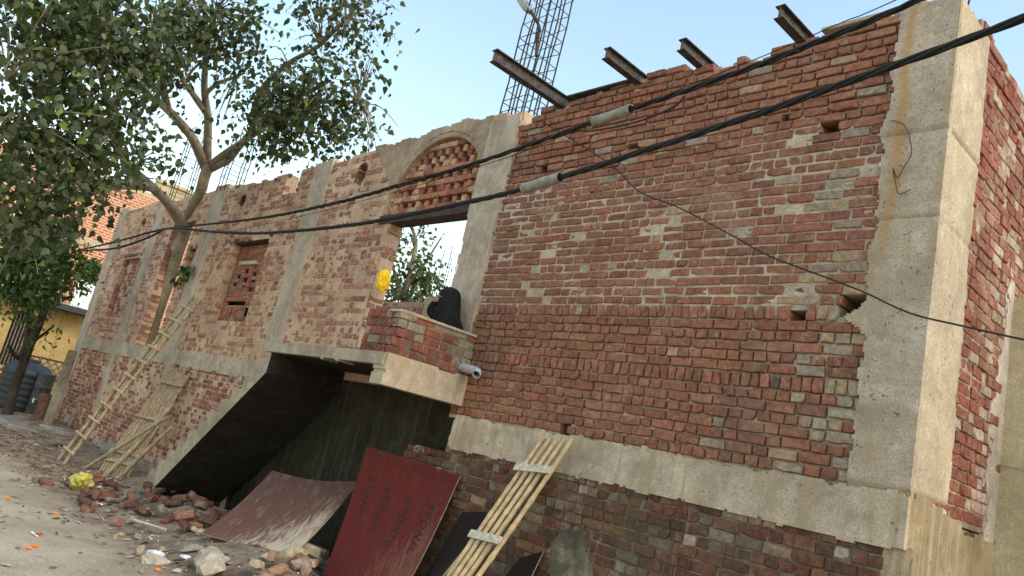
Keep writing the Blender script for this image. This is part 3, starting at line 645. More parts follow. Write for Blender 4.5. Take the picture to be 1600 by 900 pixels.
# ================================================================ OUTSIDE STAIR WITH LANDING AND PARAPET
st = thing('outside_stair', 'concrete outside stair rising to a landing with low brick parapet at the doorway', 'stair', (-9.6, -.6, 0))
YF, XE = -1.15, -6.9
def flight():
    n = 14; x0, z0 = -9.62, 2.20; tr, ri = .265, .18; P = []
    up = [(x0, z0)]
    for k in range(n):
        up.append((x0 - tr * k, z0 - ri * (k + 1))); up.append((x0 - tr * (k + 1), z0 - ri * (k + 1)))
    up = up[:-1]; xe = up[-1][0]
    low = [(xe - .02, -.4), (xe + .42, -.4), (x0 + .05, 1.93), (x0 + .05, z0)]
    P = up[1:] + low; V = []; F = []
    for y in (YF + .015, -.004):
        for x, z in P: V.append((x, y, z))
    k = len(P)
    for i in range(k): F.append((i, (i + 1) % k, (i + 1) % k + k, i + k))
    # side faces split per step so they stay planar and simple
    F.append(tuple(range(k))); F.append(tuple(range(k, 2 * k))[::-1])
    bm = bmesh.new(); vs = [bm.verts.new(v) for v in V]
    for f in F: bm.faces.new([vs[i] for i in f])
    bmesh.ops.recalc_face_normals(bm, faces=bm.faces); bmesh.ops.triangulate(bm, faces=bm.faces)
    bm.normal_update()
    for f in bm.faces: f.material_index = 1 if f.normal.z < -.3 or f.normal.x > .7 else 0  # underside and right end face get the colour with shade painted in
    me = bpy.data.meshes.new('stair_flight'); bm.to_mesh(me); bm.free(); return me
adopt(link('stair_flight', flight(), [MATS['stair'], MATS['painted_shade']]), st)
field('landing_edge', front(YF), -9.78, XE + .0, 2.14, 2.36, .022, lambda U, Z: -.006 - .008 * fbm(U, Z, 5, 270, 4), lambda U, Z: (Z < 2.335 + .012 * fbm(U, U * 0, 6, 271)) & (Z > 2.20 + .015 * fbm(U, U * 0, 4, 272)) & (U < XE - .02), .2, MATS['stair'], st)
box('landing_slab', (-9.66, YF + .1, 2.205), (XE - .05, -.005, 2.325), MATS['painted_shade'], st)
field('landing_beam', side(XE), YF + .0, .0, 1.96, 2.36, .02, lambda U, Z: -.012 - .007 * fbm(U, Z, 4, 280, 4) + .012 * np.clip(fbm(U, Z, 12, 281, 2) - .4, 0, 1), lambda U, Z: (Z < 2.335 + .012 * fbm(U, U * 0, 6, 282)) & (Z > 2.0 + .012 * fbm(U, U * 0, 5, 283)) & (U > YF + .02 + .02 * fbm(Z, Z * 0, 12, 284)), .22, MATS['concrete_warm'], st, True)
par = box('parapet', (XE - .215, YF + .14, 2.33), (XE - .018, -.01, 2.80), MATS['mortar_pl'], st)
r = random.Random(41)
def pal_par(b, r): return pick(r, [(.5, (.20, .065, .045)), (.25, (.13, .055, .042)), (.3, (.22, .19, .145)), (.05, BUFF)])
cs = stack(2.33, 2.83, list('SSSSS'))
br = lay(YF + .06, -.01, cs, lambda zm: [], None, r, ends=.01); put_bricks(br, side(XE - .01), par, pal_par, MATS['brick_obj'], MATS['brick'], r, 60, 'parapet_bricks')
ret = box('parapet_return', (-7.53, YF + .075, 2.33), (XE - .2, YF + .25, 2.80), MATS['mortar_pl'], st)
br = lay(-7.55, XE - .012, stack(2.33, 2.83, list('HSHSH')), lambda zm: [], None, r, ends=.01); put_bricks(br, front(YF + .06), ret, pal_par, MATS['brick_obj'], MATS['brick'], r, 60, 'parapet_bricks')
box('parapet_mortar_cap', (XE - .22, YF + .05, 2.80), (XE + .005, -.01, 2.822), MATS['chunk'], st, .004, .008, 4)
# ================================================================ NEIGHBOURS AND FAR HOUSES
cw = thing('plastered_house', 'cream plastered house wall abutting the receding brick side wall', 'house', (0, 2, -.3))
field('wall', front(1.93), -2.09, 2.5, -.4, 3.9, .03, lambda U, Z: -.008 * fbm(U, Z, 1.5, 300, 3), lambda U, Z: (Z < 3.88) & (U > -2.10 + .012 * fbm(Z, Z * 0, 4, 301, 3)), .4, MATS['cream'], cw, True)
field('exposed_core', front(1.97), -2.09, -1.6, 2.9, 3.6, .03, lambda U, Z: -.02 * fbm(U, Z, 10, 305, 3), None, .3, MATS['plaster_side'], cw)
tube('crack_wire', [wy(1545, 726, 1.9), wy(1570, 728, 1.9), wy(1600, 735, 1.9), wy(1640, 738, 1.9)], .004, MATS['stone'], cw, 4)

XH = -28.0
hs = thing('yellow_house', 'low ochre yellow house with dark roof edge across the street end', 'house', (XH - 2, -1, -.3))
field('wall', side(XH), -7, 3.2, -.4, 2.95, .12, lambda U, Z: .004 * fbm(U, Z, 2, 310), lambda U, Z: ~in_rects([(-2.2, -1.35, .2, 2.4), (-1.05, -.45, .9, 2.55)], U, Z), .3, MATS['yellow'], hs, True)
MATS['dark'] = simple('dark_interior', (.03, .028, .025), .9, .1)
MATS['tin'] = simple('white_corrugated_sheet', (.62, .63, .62), .5, .4, var=.12)
MATS['fascia'] = simple('dark_roof_sheet', (.035, .038, .042), .7, .3)
MATS['grey_board'] = simple('weathered_shutter', (.16, .12, .085), .8, .2, var=.4, scale=20)
box('dark_doorway', (XH - .35, -2.25, .1), (XH - .3, -1.3, 2.5), MATS['dark'], hs)
wnd = box('window', (XH - .35, -1.1, .85), (XH - .25, -.4, 2.6), MATS['dark'], hs)
for k in range(7):
    y = -1.03 + k * .095; o = box('window_bar', (XH - .06, y, .9), (XH - .02, y + .035, 2.55), MATS['grey_board']); o.parent = wnd
for k in range(8):
    y = -2.15 + k * .11; o = box('shutter_slat', (XH - .1, y, .2), (XH - .05, y + .07, 2.4), MATS['grey_board'], hs, 0, .012, k)
box('roof', (XH - 5, -7, 2.96), (XH + .75, 3.2, 3.14), MATS['fascia'], hs)
tube('water_pipe', [(XH + .03, .35, -.3), (XH + .03, .33, 2.9)], .025, MATS['yellow'], hs, 6)
p0 = xp(70, 575, XH + .2)
gr = tag(bpy.data.objects.new('lattice_railing', None), 'dark diamond lattice railing in front of the yellow house', 'railing'); COL.objects.link(gr); gr.location = (XH + .4, p0[1], -.3)
for k in range(9):
    for s_ in (-1, 1):
        y = p0[1] - .9 + k * .22; P = [(XH + .4, y - s_ * .28, p0[2] - .3), (XH + .4, y + s_ * .28, p0[2] + .26)]
        tube('lattice_bar', P, .013, MATS['iron'], gr, 4)
for z in (-.32, .28): tube('rail', [(XH + .4, p0[1] - 1.3, p0[2] + z), (XH + .4, p0[1] + 1.2, p0[2] + z)], .03, MATS['iron'], gr, 5)
# white corrugated sheet on the roof
V = []; F = []; tl, tr_, bl = xp(123, 435, XH + .3), xp(158, 450, XH + .1), xp(108, 478, XH + .6)
n = 40
for i in range(n + 1):
    f = i / n
    for j in (0, 1):
        p = tl + (bl - tl) * f * 1.0 + (tr_ - tl) * (1.25 * j); p = p + np.array([.02 * math.cos(f * 2 * math.pi * 9), 0, 0]); V.append(p)
for i in range(n): F.append((i * 2, i * 2 + 1, i * 2 + 3, i * 2 + 2))
co = link('roof_sheet', mesh_np('roof_sheet', V, F, True), MATS['tin']); md = co.modifiers.new('t', 'SOLIDIFY'); md.thickness = .01
tag(co, 'white corrugated metal sheet standing on the roof of the yellow house', 'metal sheet')
XB = -34.0
t = NT('far_brickwork'); bt = t.n('ShaderNodeTexBrick'); mp = t.n('ShaderNodeMapping'); mp.inputs['Rotation'].default_value = (0, R_(90), R_(90))
sp = t.sep(); cb = t.n('ShaderNodeCombineXYZ'); t.l(t.math('ADD', sp[1], sp[0]), cb.inputs[0]); t.l(sp[2], cb.inputs[1]); t.l(cb.outputs[0], bt.inputs['Vector'])
bt.inputs['Color1'].default_value = (.40, .15, .085, 1); bt.inputs['Color2'].default_value = (.30, .105, .06, 1); bt.inputs['Mortar'].default_value = (.5, .36, .25, 1)
bt.inputs['Scale'].default_value = 1; bt.inputs['Brick Width'].default_value = .24; bt.inputs['Row Height'].default_value = .11; bt.inputs['Mortar Size'].default_value = .016
c = t.mix(t.ramp(t.noise(1.5, 4), .5, .8, 0, .4), bt.outputs[0], (.30, .22, .16)); t.bump(bt.outputs[1], -.6, .02); MATS['far_brick'] = t.done(c, .9)
fb = thing('far_brick_house', 'tall orange brick house with concrete floor band behind the wall end', 'house', (XB - 3, 0, -.3))
field('wall', side(XB), -6, 5.6, -.4, 8.7, .25, lambda U, Z: .01 * fbm(U, Z, 1, 320), lambda U, Z: ~in_rects([(-1.0, .1, 4.2, 5.6)], U, Z), .4, MATS['far_brick'], fb, True)
box('floor_band', (XB - .3, -6, 5.95), (XB + .05, 5.6, 6.28), MATS['concrete_warm'], fb)
box('window', (XB - .5, -1.1, 4.1), (XB - .3, .2, 5.7), MATS['dark'], fb)
field('rough_gable', side(XB + 2.2), .8, 3.4, 2.9, 5.2, .12, lambda U, Z: .03 * fbm(U, Z, 3, 322), lambda U, Z: Z < 4.9 - .35 * (U - .8) + .1 * fbm(U, Z, 3, 323), .4, MATS['far_brick'], fb, True)
cr = thing('far_cream_house', 'pale cream rendered house top showing above the far brick house', 'house', (-46, 6, -.3))
a, b = xp(168, 262, -46.), xp(318, 300, -46.)
field('wall', side(-46), a[1] - 3, b[1] + .6, -.4, a[2] + .3, .4, lambda U, Z: 0 * U, lambda U, Z: (Z < np.where(U > a[1] + 2.6, a[2] + .35, a[2] - .6)), .4, MATS['cream'], cr, True)
box('parapet_cap', (-46.2, a[1] + 2.6, a[2] + .3), (-45.9, b[1] + .7, a[2] + .5), MATS['cream'], cr)

# rear wall and post seen through the doorway
rwl = thing('rear_wall', 'low brick wall with pale post seen through the arched doorway', 'wall', (-14, 4, -.3))
zt = wy(630, 473, 4.0)[2]
rf = field('wall', front(4), -18.5, -11.0, -.4, zt + .1, .08, lambda U, Z: .004 - .01 * fbm(U, Z, 4, 330, 3), lambda U, Z: Z < zt - .02, .23, MATS['mortar_left'], rwl, True)
br = [b for b in lay(-18.5, -11.0, stack(2.6, zt, list('SHSHSHSHSHSHSHSHSHSHSH'[:max(6, int((zt - 2.6) / .093))])), lambda zm: [], None, random.Random(51))]
put_bricks(br, front(4), rf, pal_left, MATS['brick_left_obj'], MATS['brick_left'], random.Random(52), 0, 'rear_bricks')
pa, pb = wy(664, 470, 3.7), wy(681, 470, 3.7); box('post', (pa[0], 3.7, 2), (pb[0] + .1, 3.95, pa[2] + .1), MATS['cream'], rwl, .01, .02, 3)
cg = thing('rebar_cage', 'bare column rebar cage standing in sky beyond the doorway', 'rebar cage', tuple(wy(692, 470, 6.5)))
q = wy(688, 470, 6.5); cage(q[0], 6.5, q[2] - 1, wy(700, 395, 6.5)[2], .3, .3, 2, 2, .3, cg, 34, .009)

# ================================================================ OVERHEAD CABLES
UP = [[-22.41, -1.12, 4.24], [-20.17, -0.83, 4.46], [-18.62, -0.62, 4.66], [-17.6, -0.49, 4.75], [-12.29, -0.79, 4.42], [-9.44, -0.95, 4.34], [-7.75, -1.05, 4.36], [-6.45, -1.12, 4.39], [-5.6, -1.17, 4.43], [-4.88, -1.21, 4.48], [-4.29, -1.24, 4.52], [-3.9, -1.26, 4.545], [-3.34, -1.29, 4.58], [-2.8, -1.32, 4.62], [-2.34, -1.35, 4.67], [-2.01, -1.37, 4.71], [-1.57, -1.39, 4.79], [-.4, -1.46, 4.98], [1.5, -1.57, 5.4]]
LO = [[-22.41, -1.12, 4.24], [-20.05, -0.81, 4.3], [-18.53, -0.61, 4.54], [-17.6, -0.49, 4.75], [-14.33, -0.72, 4.36], [-11.82, -0.9, 4.09], [-9.75, -1.05, 3.945], [-8.19, -1.16, 3.87], [-6.98, -1.25, 3.85], [-6.01, -1.32, 3.855], [-5.28, -1.37, 3.865], [-4.79, -1.41, 3.89], [-4.14, -1.45, 3.94], [-3.61, -1.49, 3.985], [-3.09, -1.53, 4.025], [-2.58, -1.57, 4.07], [-2.15, -1.6, 4.12], [-1.81, -1.62, 4.165], [-1.44, -1.65, 4.205], [-1.14, -1.67, 4.25], [-.5, -1.72, 4.36], [1.5, -1.85, 4.8]]
def bundle(pts, label, r, rs, pitch, seed, nst=3):
    th_ = thing('power_cable', label, 'cable', pts[3], 'twisted overhead cables')
    P = np.array(spline(pts, 14)); d = np.r_[0, np.cumsum(np.linalg.norm(np.diff(P, axis=0), axis=1))]
    n = int(d[-1] / .06); s_ = np.linspace(0, d[-1], n); Q = np.stack([np.interp(s_, d, P[:, k]) for k in range(3)], 1)
    T = np.gradient(Q, axis=0); T /= np.linalg.norm(T, axis=1)[:, None]; U = np.cross(T, [0, 0, 1.]); U /= np.linalg.norm(U, axis=1)[:, None]; Vv = np.cross(U, T)
    ph = 2 * np.pi * (s_ + .12 * np.sin(s_ * .9 + seed)) / pitch; loose = 1 + .5 * np.clip(fbm(s_, s_ * 0, .6, seed), 0, 1)
    for k in range(nst):
        a_ = ph + 2 * np.pi * k / nst; C = Q + (U * np.cos(a_)[:, None] + Vv * np.sin(a_)[:, None]) * (r * loose)[:, None]
        tube('strand', list(C), rs * (.8 if k else .62), MATS['cable'], th_, 6)
    return Q
Q1 = bundle(UP, 'upper twisted black power cable from the tree across the wall top', .013, .0145, .75, 1)
Q2 = bundle(LO, 'lower twisted black power cable sagging across the brick wall to the right edge', .0135, .0155, .8, 2, 4)
def sleeve(Q, xa, xb, label, r):
    i = [k for k in range(len(Q)) if xa <= Q[k][0] <= xb]; P = [Q[i[0]], Q[(i[0] + i[-1]) // 2], Q[i[-1]]]
    V1, F1 = tube_vf(P, r, 16, False); V2, F2 = tube_vf(P, r * .9, 16, False); o_ = len(V1); F = F1 + [tuple(k + o_ for k in f)[::-1] for f in F2]
    for e in (0, 2):
        for j in range(16):
            a_, b_ = e * 16 + j, e * 16 + (j + 1) % 16; F.append((a_, a_ + o_, b_ + o_, b_) if e == 0 else (b_, b_ + o_, a_ + o_, a_))
    tag(link('cable_sleeve', mesh_np('cable_sleeve', V1 + V2, F, True, .8), MATS['pvc']), label, 'cable sleeve', 'grey pipe sleeves on the cables')
sleeve(Q1, -4.52, -4.03, 'grey plastic pipe sleeve threaded on the upper cable', .045)
sleeve(Q2, -5.03, -4.54, 'grey plastic pipe sleeve threaded on the lower cable', .047)
def wire(pts, r, label):
    tag(tube('thin_wire', spline(pts, 8), r, MATS['cable'], None, 5), label, 'wire')
wire([[-17.6, -.49, 4.72], [-14.53, -0.65, 4.36], [-10.75, -0.84, 4.29], [-8.12, -0.97, 4.32], [-6.76, -1.04, 4.37], [-5.67, -1.09, 4.43], [-4.79, -1.14, 4.52], [-4.05, -1.18, 4.6], [-3.42, -1.21, 4.68], [-2.87, -1.24, 4.74], [-2.31, -1.27, 4.82], [-1.98, -1.28, 4.87], [0, -1.4, 5.2]], .004, 'thin straight black wire strung between the two thick cables')
wire([[-6.61, -0.04, 5.49], [-5.87, -0.05, 5.07], [-5.27, -0.06, 4.7], [-4.79, -0.12, 4.34], [-4.21, -0.22, 4.08], [-3.47, -0.35, 3.69], [-3.12, -0.41, 3.5], [-2.59, -0.5, 3.28], [-2.28, -0.55, 3.15], [-1.95, -0.61, 2.99], [-1.63, -0.66, 2.9], [-1.28, -0.72, 2.81], [-0.97, -0.77, 2.74], [0.3, -.95, 2.5]], .0065, 'thin black service wire drooping diagonally across the brick wall and corner column')
wire([[-4.6, -1.22, 4.44], [-4.25, -1.25, 4.40], [-3.9, -1.26, 4.405], [-3.6, -1.28, 4.45], [-3.52, -1.28, 4.53]], .008, 'short black wire loop hanging below the upper cable sleeve')
# street lamp fixed on the reinforcement
lp = [wy(838, 88, .1), wy(840, 62, .1), wy(843, 45, .1), wy(838, 32, .1), wy(829, 18, .1)]
lt = thing('street_lamp', 'grey street lamp head on a bent pipe tied to the rebar cage', 'street lamp', lp[0])
tube('arm', spline(lp, 6), .022, MATS['iron'], lt, 8)
MATS['lamp'] = simple('lamp_grey', (.27, .29, .28), .5, .4); MATS['lens'] = simple('lamp_lens', (.5, .52, .5), .25, .5, var=.1)
hd = lp[-1]; d0 = wy(800, -22, .1) - hd; d0 = d0 / np.linalg.norm(d0); up = np.array([0, 0, 1.]) - d0 * d0[2]; up /= np.linalg.norm(up); sd_ = np.cross(d0, up)
V = []; F = []
for s_, ww, hh in ((-.02, .035, .03), (.05, .07, .055), (.25, .085, .06), (.40, .07, .045), (.46, .03, .02)):
    for k in range(8):
        g_ = 2 * math.pi * (k + .5) / 8; V.append(hd + d0 * s_ + sd_ * ww * math.copysign(abs(math.cos(g_)) ** .6, math.cos(g_)) + up * hh * math.copysign(abs(math.sin(g_)) ** .6, math.sin(g_)))
for i in range(4):
    for k in range(8): F.append((i * 8 + k, i * 8 + (k + 1) % 8, i * 8 + 8 + (k + 1) % 8, i * 8 + 8 + k))
F += [tuple(range(8))[::-1], tuple(range(32, 40))]
adopt(link('lamp_head', mesh_np('lamp_head', V, F, True, .7), MATS['lamp']), lt)
V = [hd + d0 * s_ + sd_ * ww - up * hh for s_, ww, hh in ((.1, -.06, .062), (.1, .06, .062), (.38, .05, .055), (.38, -.05, .055), (.1, -.05, .04), (.1, .05, .04), (.38, .04, .04), (.38, -.04, .04))]
adopt(link('lamp_lens', mesh_np('lamp_lens', V, [(0, 1, 2, 3), (4, 7, 6, 5), (0, 4, 5, 1), (1, 5, 6, 2), (2, 6, 7, 3), (3, 7, 4, 0)]), MATS['lens']), lt)
# drain pipe stub at the landing
pp = [(-6.98, -.10, 2.425), (-6.72, -.11, 2.41), (-6.60, -.13, 2.385), (-6.56, -.17, 2.35)]
V1, F1 = tube_vf(spline(pp, 4), .048, 16, False); V2, F2 = tube_vf(spline(pp, 4), .042, 16, False); o_ = len(V1); n_ = len(V1) // 16
F = F1 + [tuple(k + o_ for k in f)[::-1] for f in F2] + [((n_ - 1) * 16 + (j + 1) % 16, (n_ - 1) * 16 + (j + 1) % 16 + o_, (n_ - 1) * 16 + j + o_, (n_ - 1) * 16 + j) for j in range(16)]
tag(link('drain_pipe', mesh_np('drain_pipe', V1 + V2, F, True, .9), MATS['pvc2']), 'short grey plastic drain pipe elbow sticking out beside the landing', 'pipe')

# ================================================================ BAMBOO
def culm_vf(a, b, r, rng, bend=.012, n=8):
    a = np.asarray(a, float); b = np.asarray(b, float); L = np.linalg.norm(b - a); k = max(6, int(L / .06)); P = []; R = []
    off = np.array([rng.gauss(0, bend), rng.gauss(0, bend), rng.gauss(0, bend)]) * L; ns = rng.uniform(.26, .34); ph = rng.random()
    for i in range(k + 1):
        f = i / k; P.append(a + (b - a) * f + off * math.sin(math.pi * f)); q = (f * L / ns + ph) % 1.0
        R.append(r * (1 - .15 * f) * (1 + .22 * math.exp(-((min(q, 1 - q)) / .07) ** 2)))
    return tube_vf(P, R, n)
def culm(a, b, r, rng, root, mat, name='bamboo_culm', bend=.012):
    V, F = culm_vf(a, b, r, rng, bend); o = link(name, mesh_np(name, V, F, True, 1.0), mat); return adopt(o, root) if root else o
def batten(p, q, nrm, wd, tk, mat, root, name='batten'):
    p, q, nrm = (np.asarray(v, float) for v in (p, q, nrm)); e = (q - p) / np.linalg.norm(q - p); nrm = nrm / np.linalg.norm(nrm); s_ = np.cross(e, nrm); V = []
    for f in (0, 1):
        for i, j in ((-1, -1), (1, -1), (1, 1), (-1, 1)): V.append(p + (q - p) * f + s_ * wd / 2 * i + nrm * tk / 2 * j)
    return adopt(link(name, mesh_np(name, V, [(3, 2, 1, 0), (4, 5, 6, 7), (0, 1, 5, 4), (1, 2, 6, 5), (2, 3, 7, 6), (3, 0, 4, 7)]), mat), root)
def foot(T, Q, y, z):
    n = np.cross(RM @ np.array([T[0] - 800, T[1] - 450, FPX]), RM @ np.array([Q[0] - 800, Q[1] - 450, FPX])); return np.array([-(n[1] * (y - CAM[1]) + n[2] * (z - CAM[2])) / n[0], y, z])
rb = random.Random(61)
GL = -.28
# ladder
la, lb = wy(302, 463, -.08), wy(314, 468, -.08); fa, fb_ = gz(92, 718, GL), gz(101, 724, GL)
lad = thing('bamboo_ladder', 'long bamboo ladder leaning on the far brick wall', 'ladder', (fa + fb_) / 2)
culm(fa, la, .038, rb, lad, MATS['bamboo_old'], 'rail', .006); culm(fb_, lb, .038, rb, lad, MATS['bamboo_old'], 'rail', .006)
for k in range(11):
    f = .06 + k * .087; p = fa + (la - fa) * f; q = fb_ + (lb - fb_) * f; e = (q - p) / np.linalg.norm(q - p)
    culm(p - e * .13 + (0, -.035, .01), q + e * .12 + (0, -.035, rb.uniform(-.02, .03)), .027, rb, lad, MATS['bamboo'], 'rung', 0)
# raft of thin culms beside it
ra, rbb = wy(267, 577, -.07), wy(297, 583, -.07); f1, f2 = gz(152, 741, GL), gz(196, 751, GL + .04)
rf1 = thing('bamboo_raft', 'panel of eleven thin bamboo culms leaning on the wall left of the stair', 'bamboo panel', (f1 + f2) / 2, 'bamboo panels')
nrm = np.cross(f2 - f1, ra - f1); nrm /= np.linalg.norm(nrm); nrm = nrm if nrm[1] < 0 else -nrm
for k in range(11):
    f = k / 10; culm(f1 + (f2 - f1) * f - (ra - f1) * rb.uniform(-.02, .04), ra + (rbb - ra) * f + (ra - f1) * rb.uniform(-.03, .03), .020, rb, rf1, MATS['bamboo_old'], bend=.0015)
for s_ in (.12, .2, .52, .86):
    p = f1 + (ra - f1) * s_; q = f2 + (rbb - f2) * s_; e = (q - p); batten(p - e * .06 + nrm * .035, q + e * .06 + nrm * .035, nrm, .06, .02, MATS['bamboo_old'], rf1)
for a_, b_, r_, lb_ in [((131, 733), (262, 652), .032, 'stout bamboo pole lying slanted across the thin bamboo panel'), ((182, 752), (268, 668), .034, 'bamboo pole leaning at the stair foot beside the bamboo panel'), ((160, 747), (270, 632), .042, 'thickest grey bamboo pole leaning between panel and stair')]:
    fp = gz(*a_, GL); tp = wy(*b_, -.55 if r_ < .04 else -.3); o = culm(fp, tp, r_, rb, None, MATS['bamboo_old'], 'bamboo_pole'); tag(o, lb_, 'bamboo pole', 'loose bamboo poles')
# raft near the plinth
tops = [wy(848, 686, -.10), wy(893, 688, -.10)]; feet = [foot((848, 686), (702, 900), -1.15, GL), foot((893, 688), (743, 900), -1.15, GL)]
rf2 = thing('bamboo_raft', 'panel of five pale bamboo culms with plank battens leaning on the brick plinth', 'bamboo panel', (feet[0] + feet[1]) / 2, 'bamboo panels')
nrm = np.cross(feet[1] - feet[0], tops[0] - feet[0]); nrm /= np.linalg.norm(nrm); nrm = nrm if nrm[1] < 0 else -nrm
for k in range(5):
    f = k / 4; culm(feet[0] + (feet[1] - feet[0]) * f, tops[0] + (tops[1] - tops[0]) * f + (tops[0] - feet[0]) * (rb.uniform(-.012, .012)), .027, rb, rf2, MATS['bamboo'], bend=.004)
for s_ in (.52, .845, .2):
    p = feet[0] + (tops[0] - feet[0]) * s_; q = feet[1] + (tops[1] - feet[1]) * s_; e = q - p; batten(p - e * .22 + nrm * .03, q + e * .10 + nrm * .03, nrm, .075, .02, MATS['plank'], rf2)

# ================================================================ SHUTTERING SHEETS
def ply_mat(name, base, worn, wf, edge_dust):
    t = NT(name); st_ = t.noise(30, 4, .6, t.tc.outputs['UV'], (26, 1.2, 1)); c = t.mix(t.ramp(st_, .35, .65), tuple(v * .7 for v in base), base)
    wn = t.noise(3.2, 6, .7, t.tc.outputs['UV'], (2.4, 1, 1)); c = t.mix(t.ramp(wn, .5, .68, 0, wf), c, worn)
    sc = t.noise(9, 5, .7, t.tc.outputs['UV'], (7, .6, 1)); c = t.mix(t.ramp(sc, .6, .72, 0, wf), c, edge_dust)
    sv = t.sep(t.tc.outputs['UV']); sw_ = t.noise(5, 6, .75, t.tc.outputs['UV'], (3.2, .8, 1), 1.5); dg_ = t.math('SUBTRACT', t.math('MULTIPLY', sv[0], .55), t.math('MULTIPLY', sv[1], .5)); lo = t.ramp(t.math('ADD', dg_, sw_), .62, .95); c = t.mix(t.math('MULTIPLY', lo, wf), c, edge_dust)
    dk_ = t.noise(12, 4, .7, t.tc.outputs['UV'], (9, .9, 1)); c = t.mix(t.ramp(dk_, .6, .7, 0, wf * .7), c, tuple(v * .3 for v in base))
    t.bump(st_, .25, .004); return t.done(c, t.ramp(wn, .3, .7, .7, .9), .12)
MATS['ply_red'] = ply_mat('red_film_ply', (.095, .017, .014), (.085, .028, .022), .7, (.15, .075, .055))
MATS['ply_grey'] = ply_mat('worn_film_ply', (.115, .058, .045), (.14, .10, .075), 1.0, (.36, .30, .225))
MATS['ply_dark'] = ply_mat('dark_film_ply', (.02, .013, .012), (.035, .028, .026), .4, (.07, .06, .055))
MATS['ply_edge'] = simple('ply_edge_wood', (.34, .26, .17), .8, .2)
MATS['print'] = simple('stencil_black', (.018, .008, .008), .6, .3)
def sheet(name, c, sag, label, mat, tk=.014, n=18):
    BL, BR, TR, TL = (np.asarray(v, float) for v in c); nm = np.cross(BR - BL, TL - BL); nm /= np.linalg.norm(nm); nm = nm if nm[1] < 0 or (abs(nm[1]) < .1 and nm[2] > 0) else -nm
    bm = bmesh.new(); uvl = bm.loops.layers.uv.new('UV'); G_ = {}
    def pos(u, v): return (BL * (1 - u) + BR * u) * (1 - v) + (TL * (1 - u) + TR * u) * v + nm * sag(u, v)
    for s_ in (0, 1):
        for i in range(n + 1):
            for j in range(n + 1): G_[s_, i, j] = bm.verts.new(pos(i / n, j / n) - nm * tk * s_)
    def fc(vs, uv, mi):
        f = bm.faces.new(vs); f.material_index = mi
        for l_, q in zip(f.loops, uv): l_[uvl].uv = q
    for s_ in (0, 1):
        for i in range(n):
            for j in range(n): fc([G_[s_, i, j], G_[s_, i + 1, j], G_[s_, i + 1, j + 1], G_[s_, i, j + 1]], [(i / n, j / n), ((i + 1) / n, j / n), ((i + 1) / n, (j + 1) / n), (i / n, (j + 1) / n)], 0)
    for k in range(n):
        for a_, b_ in (((k, 0), (k + 1, 0)), ((k, n), (k + 1, n)), ((0, k), (0, k + 1)), ((n, k), (n, k + 1))): fc([G_[0, *a_], G_[0, *b_], G_[1, *b_], G_[1, *a_]], [(0, 0)] * 4, 1)
    bmesh.ops.recalc_face_normals(bm, faces=bm.faces); me = bpy.data.meshes.new(name); bm.to_mesh(me); bm.free(); me.shade_smooth(); me.set_sharp_from_angle(angle=.8)
    return tag(link(name, me, [mat, MATS['ply_edge']]), label, 'plywood', 'leaning shuttering sheets'), pos, nm
RTL, RTR = wy(573, 697, -.5), wy(718, 743, -.06); RFL, RFR = foot((573, 697), (515, 868), -.92, -.12), foot((718, 743), (640, 900), -.76, -.16)
red, rpos, rn = sheet('plywood_sheet', (RFL, RFR, RTR, RTL), lambda u, v: -.03 * math.sin(math.pi * v) + .01 * math.sin(u * 5), 'dark red ribbed shuttering sheet with black stencilled lettering, leaning on the plinth', MATS['ply_red'])
red['label'] = 'dark red shuttering sheet with black stencilled lettering leaning on the brick plinth'
sheet('plywood_sheet', (wy(315, 833, -1.8), wy(452, 872, -1.2), wy(561, 752, -.3), wy(425, 735, -.85)), lambda u, v: -.06 * math.sin(math.pi * u) * v - .05 * math.sin(math.pi * v), 'worn purplish grey shuttering sheet curling, propped in front of the red sheet', MATS['ply_grey'])
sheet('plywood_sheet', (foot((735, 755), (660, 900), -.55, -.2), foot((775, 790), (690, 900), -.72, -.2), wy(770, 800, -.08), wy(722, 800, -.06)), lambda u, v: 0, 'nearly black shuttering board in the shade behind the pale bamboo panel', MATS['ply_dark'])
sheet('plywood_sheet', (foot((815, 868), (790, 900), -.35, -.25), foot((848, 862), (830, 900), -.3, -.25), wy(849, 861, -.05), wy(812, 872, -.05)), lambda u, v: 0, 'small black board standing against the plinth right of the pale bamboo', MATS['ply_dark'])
# stencilled lettering on the red sheet (reads down the sheet)
def letters(txt, u, v, size, along):
    cu = bpy.data.curves.new('lettering', 'FONT'); cu.body = txt; cu.size = size; cu.shear = .35; cu.extrude = .0008; cu.space_character = 1.45; cu.offset = .003
    o = bpy.data.objects.new('lettering', cu); COL.objects.link(o); cu.materials.append(MATS['print'])
    p = rpos(u, v); px_ = rpos(u, v - .2) - p; ex = px_ / np.linalg.norm(px_); ez = np.cross(ex, rpos(u + .1, v) - p); ez /= np.linalg.norm(ez); ez = ez if ez.dot(rn) > 0 else -ez; ey = np.cross(ez, ex)
    bpy.context.view_layer.update(); dg = bpy.context.evaluated_depsgraph_get(); me = bpy.data.meshes.new_from_object(o.evaluated_get(dg)); bpy.data.objects.remove(o)
    me.transform(Matrix(((ex[0], ey[0], ez[0], 0), (ex[1], ey[1], ez[1], 0), (ex[2], ey[2], ez[2], 0), (0, 0, 0, 1))))
    for vx in me.vertices:      # follow the sheet's bow
        d_ = vx.co.dot(Vector(ex)); fr_ = d_ / (np.linalg.norm(px_) / .2); w0 = rpos(u, v - fr_) - p; vx.co += Vector(w0 - ex * d_) + Vector(rn) * .003
    me.transform(Matrix.Translation(Vector(p))); q = link('lettering', me); q.parent = red
for u, v, s_ in [(.13, .79, .105), (.35, .76, .112), (.59, .74, .118), (.83, .76, .122)]: letters('STONIC', u, v, s_, 0)
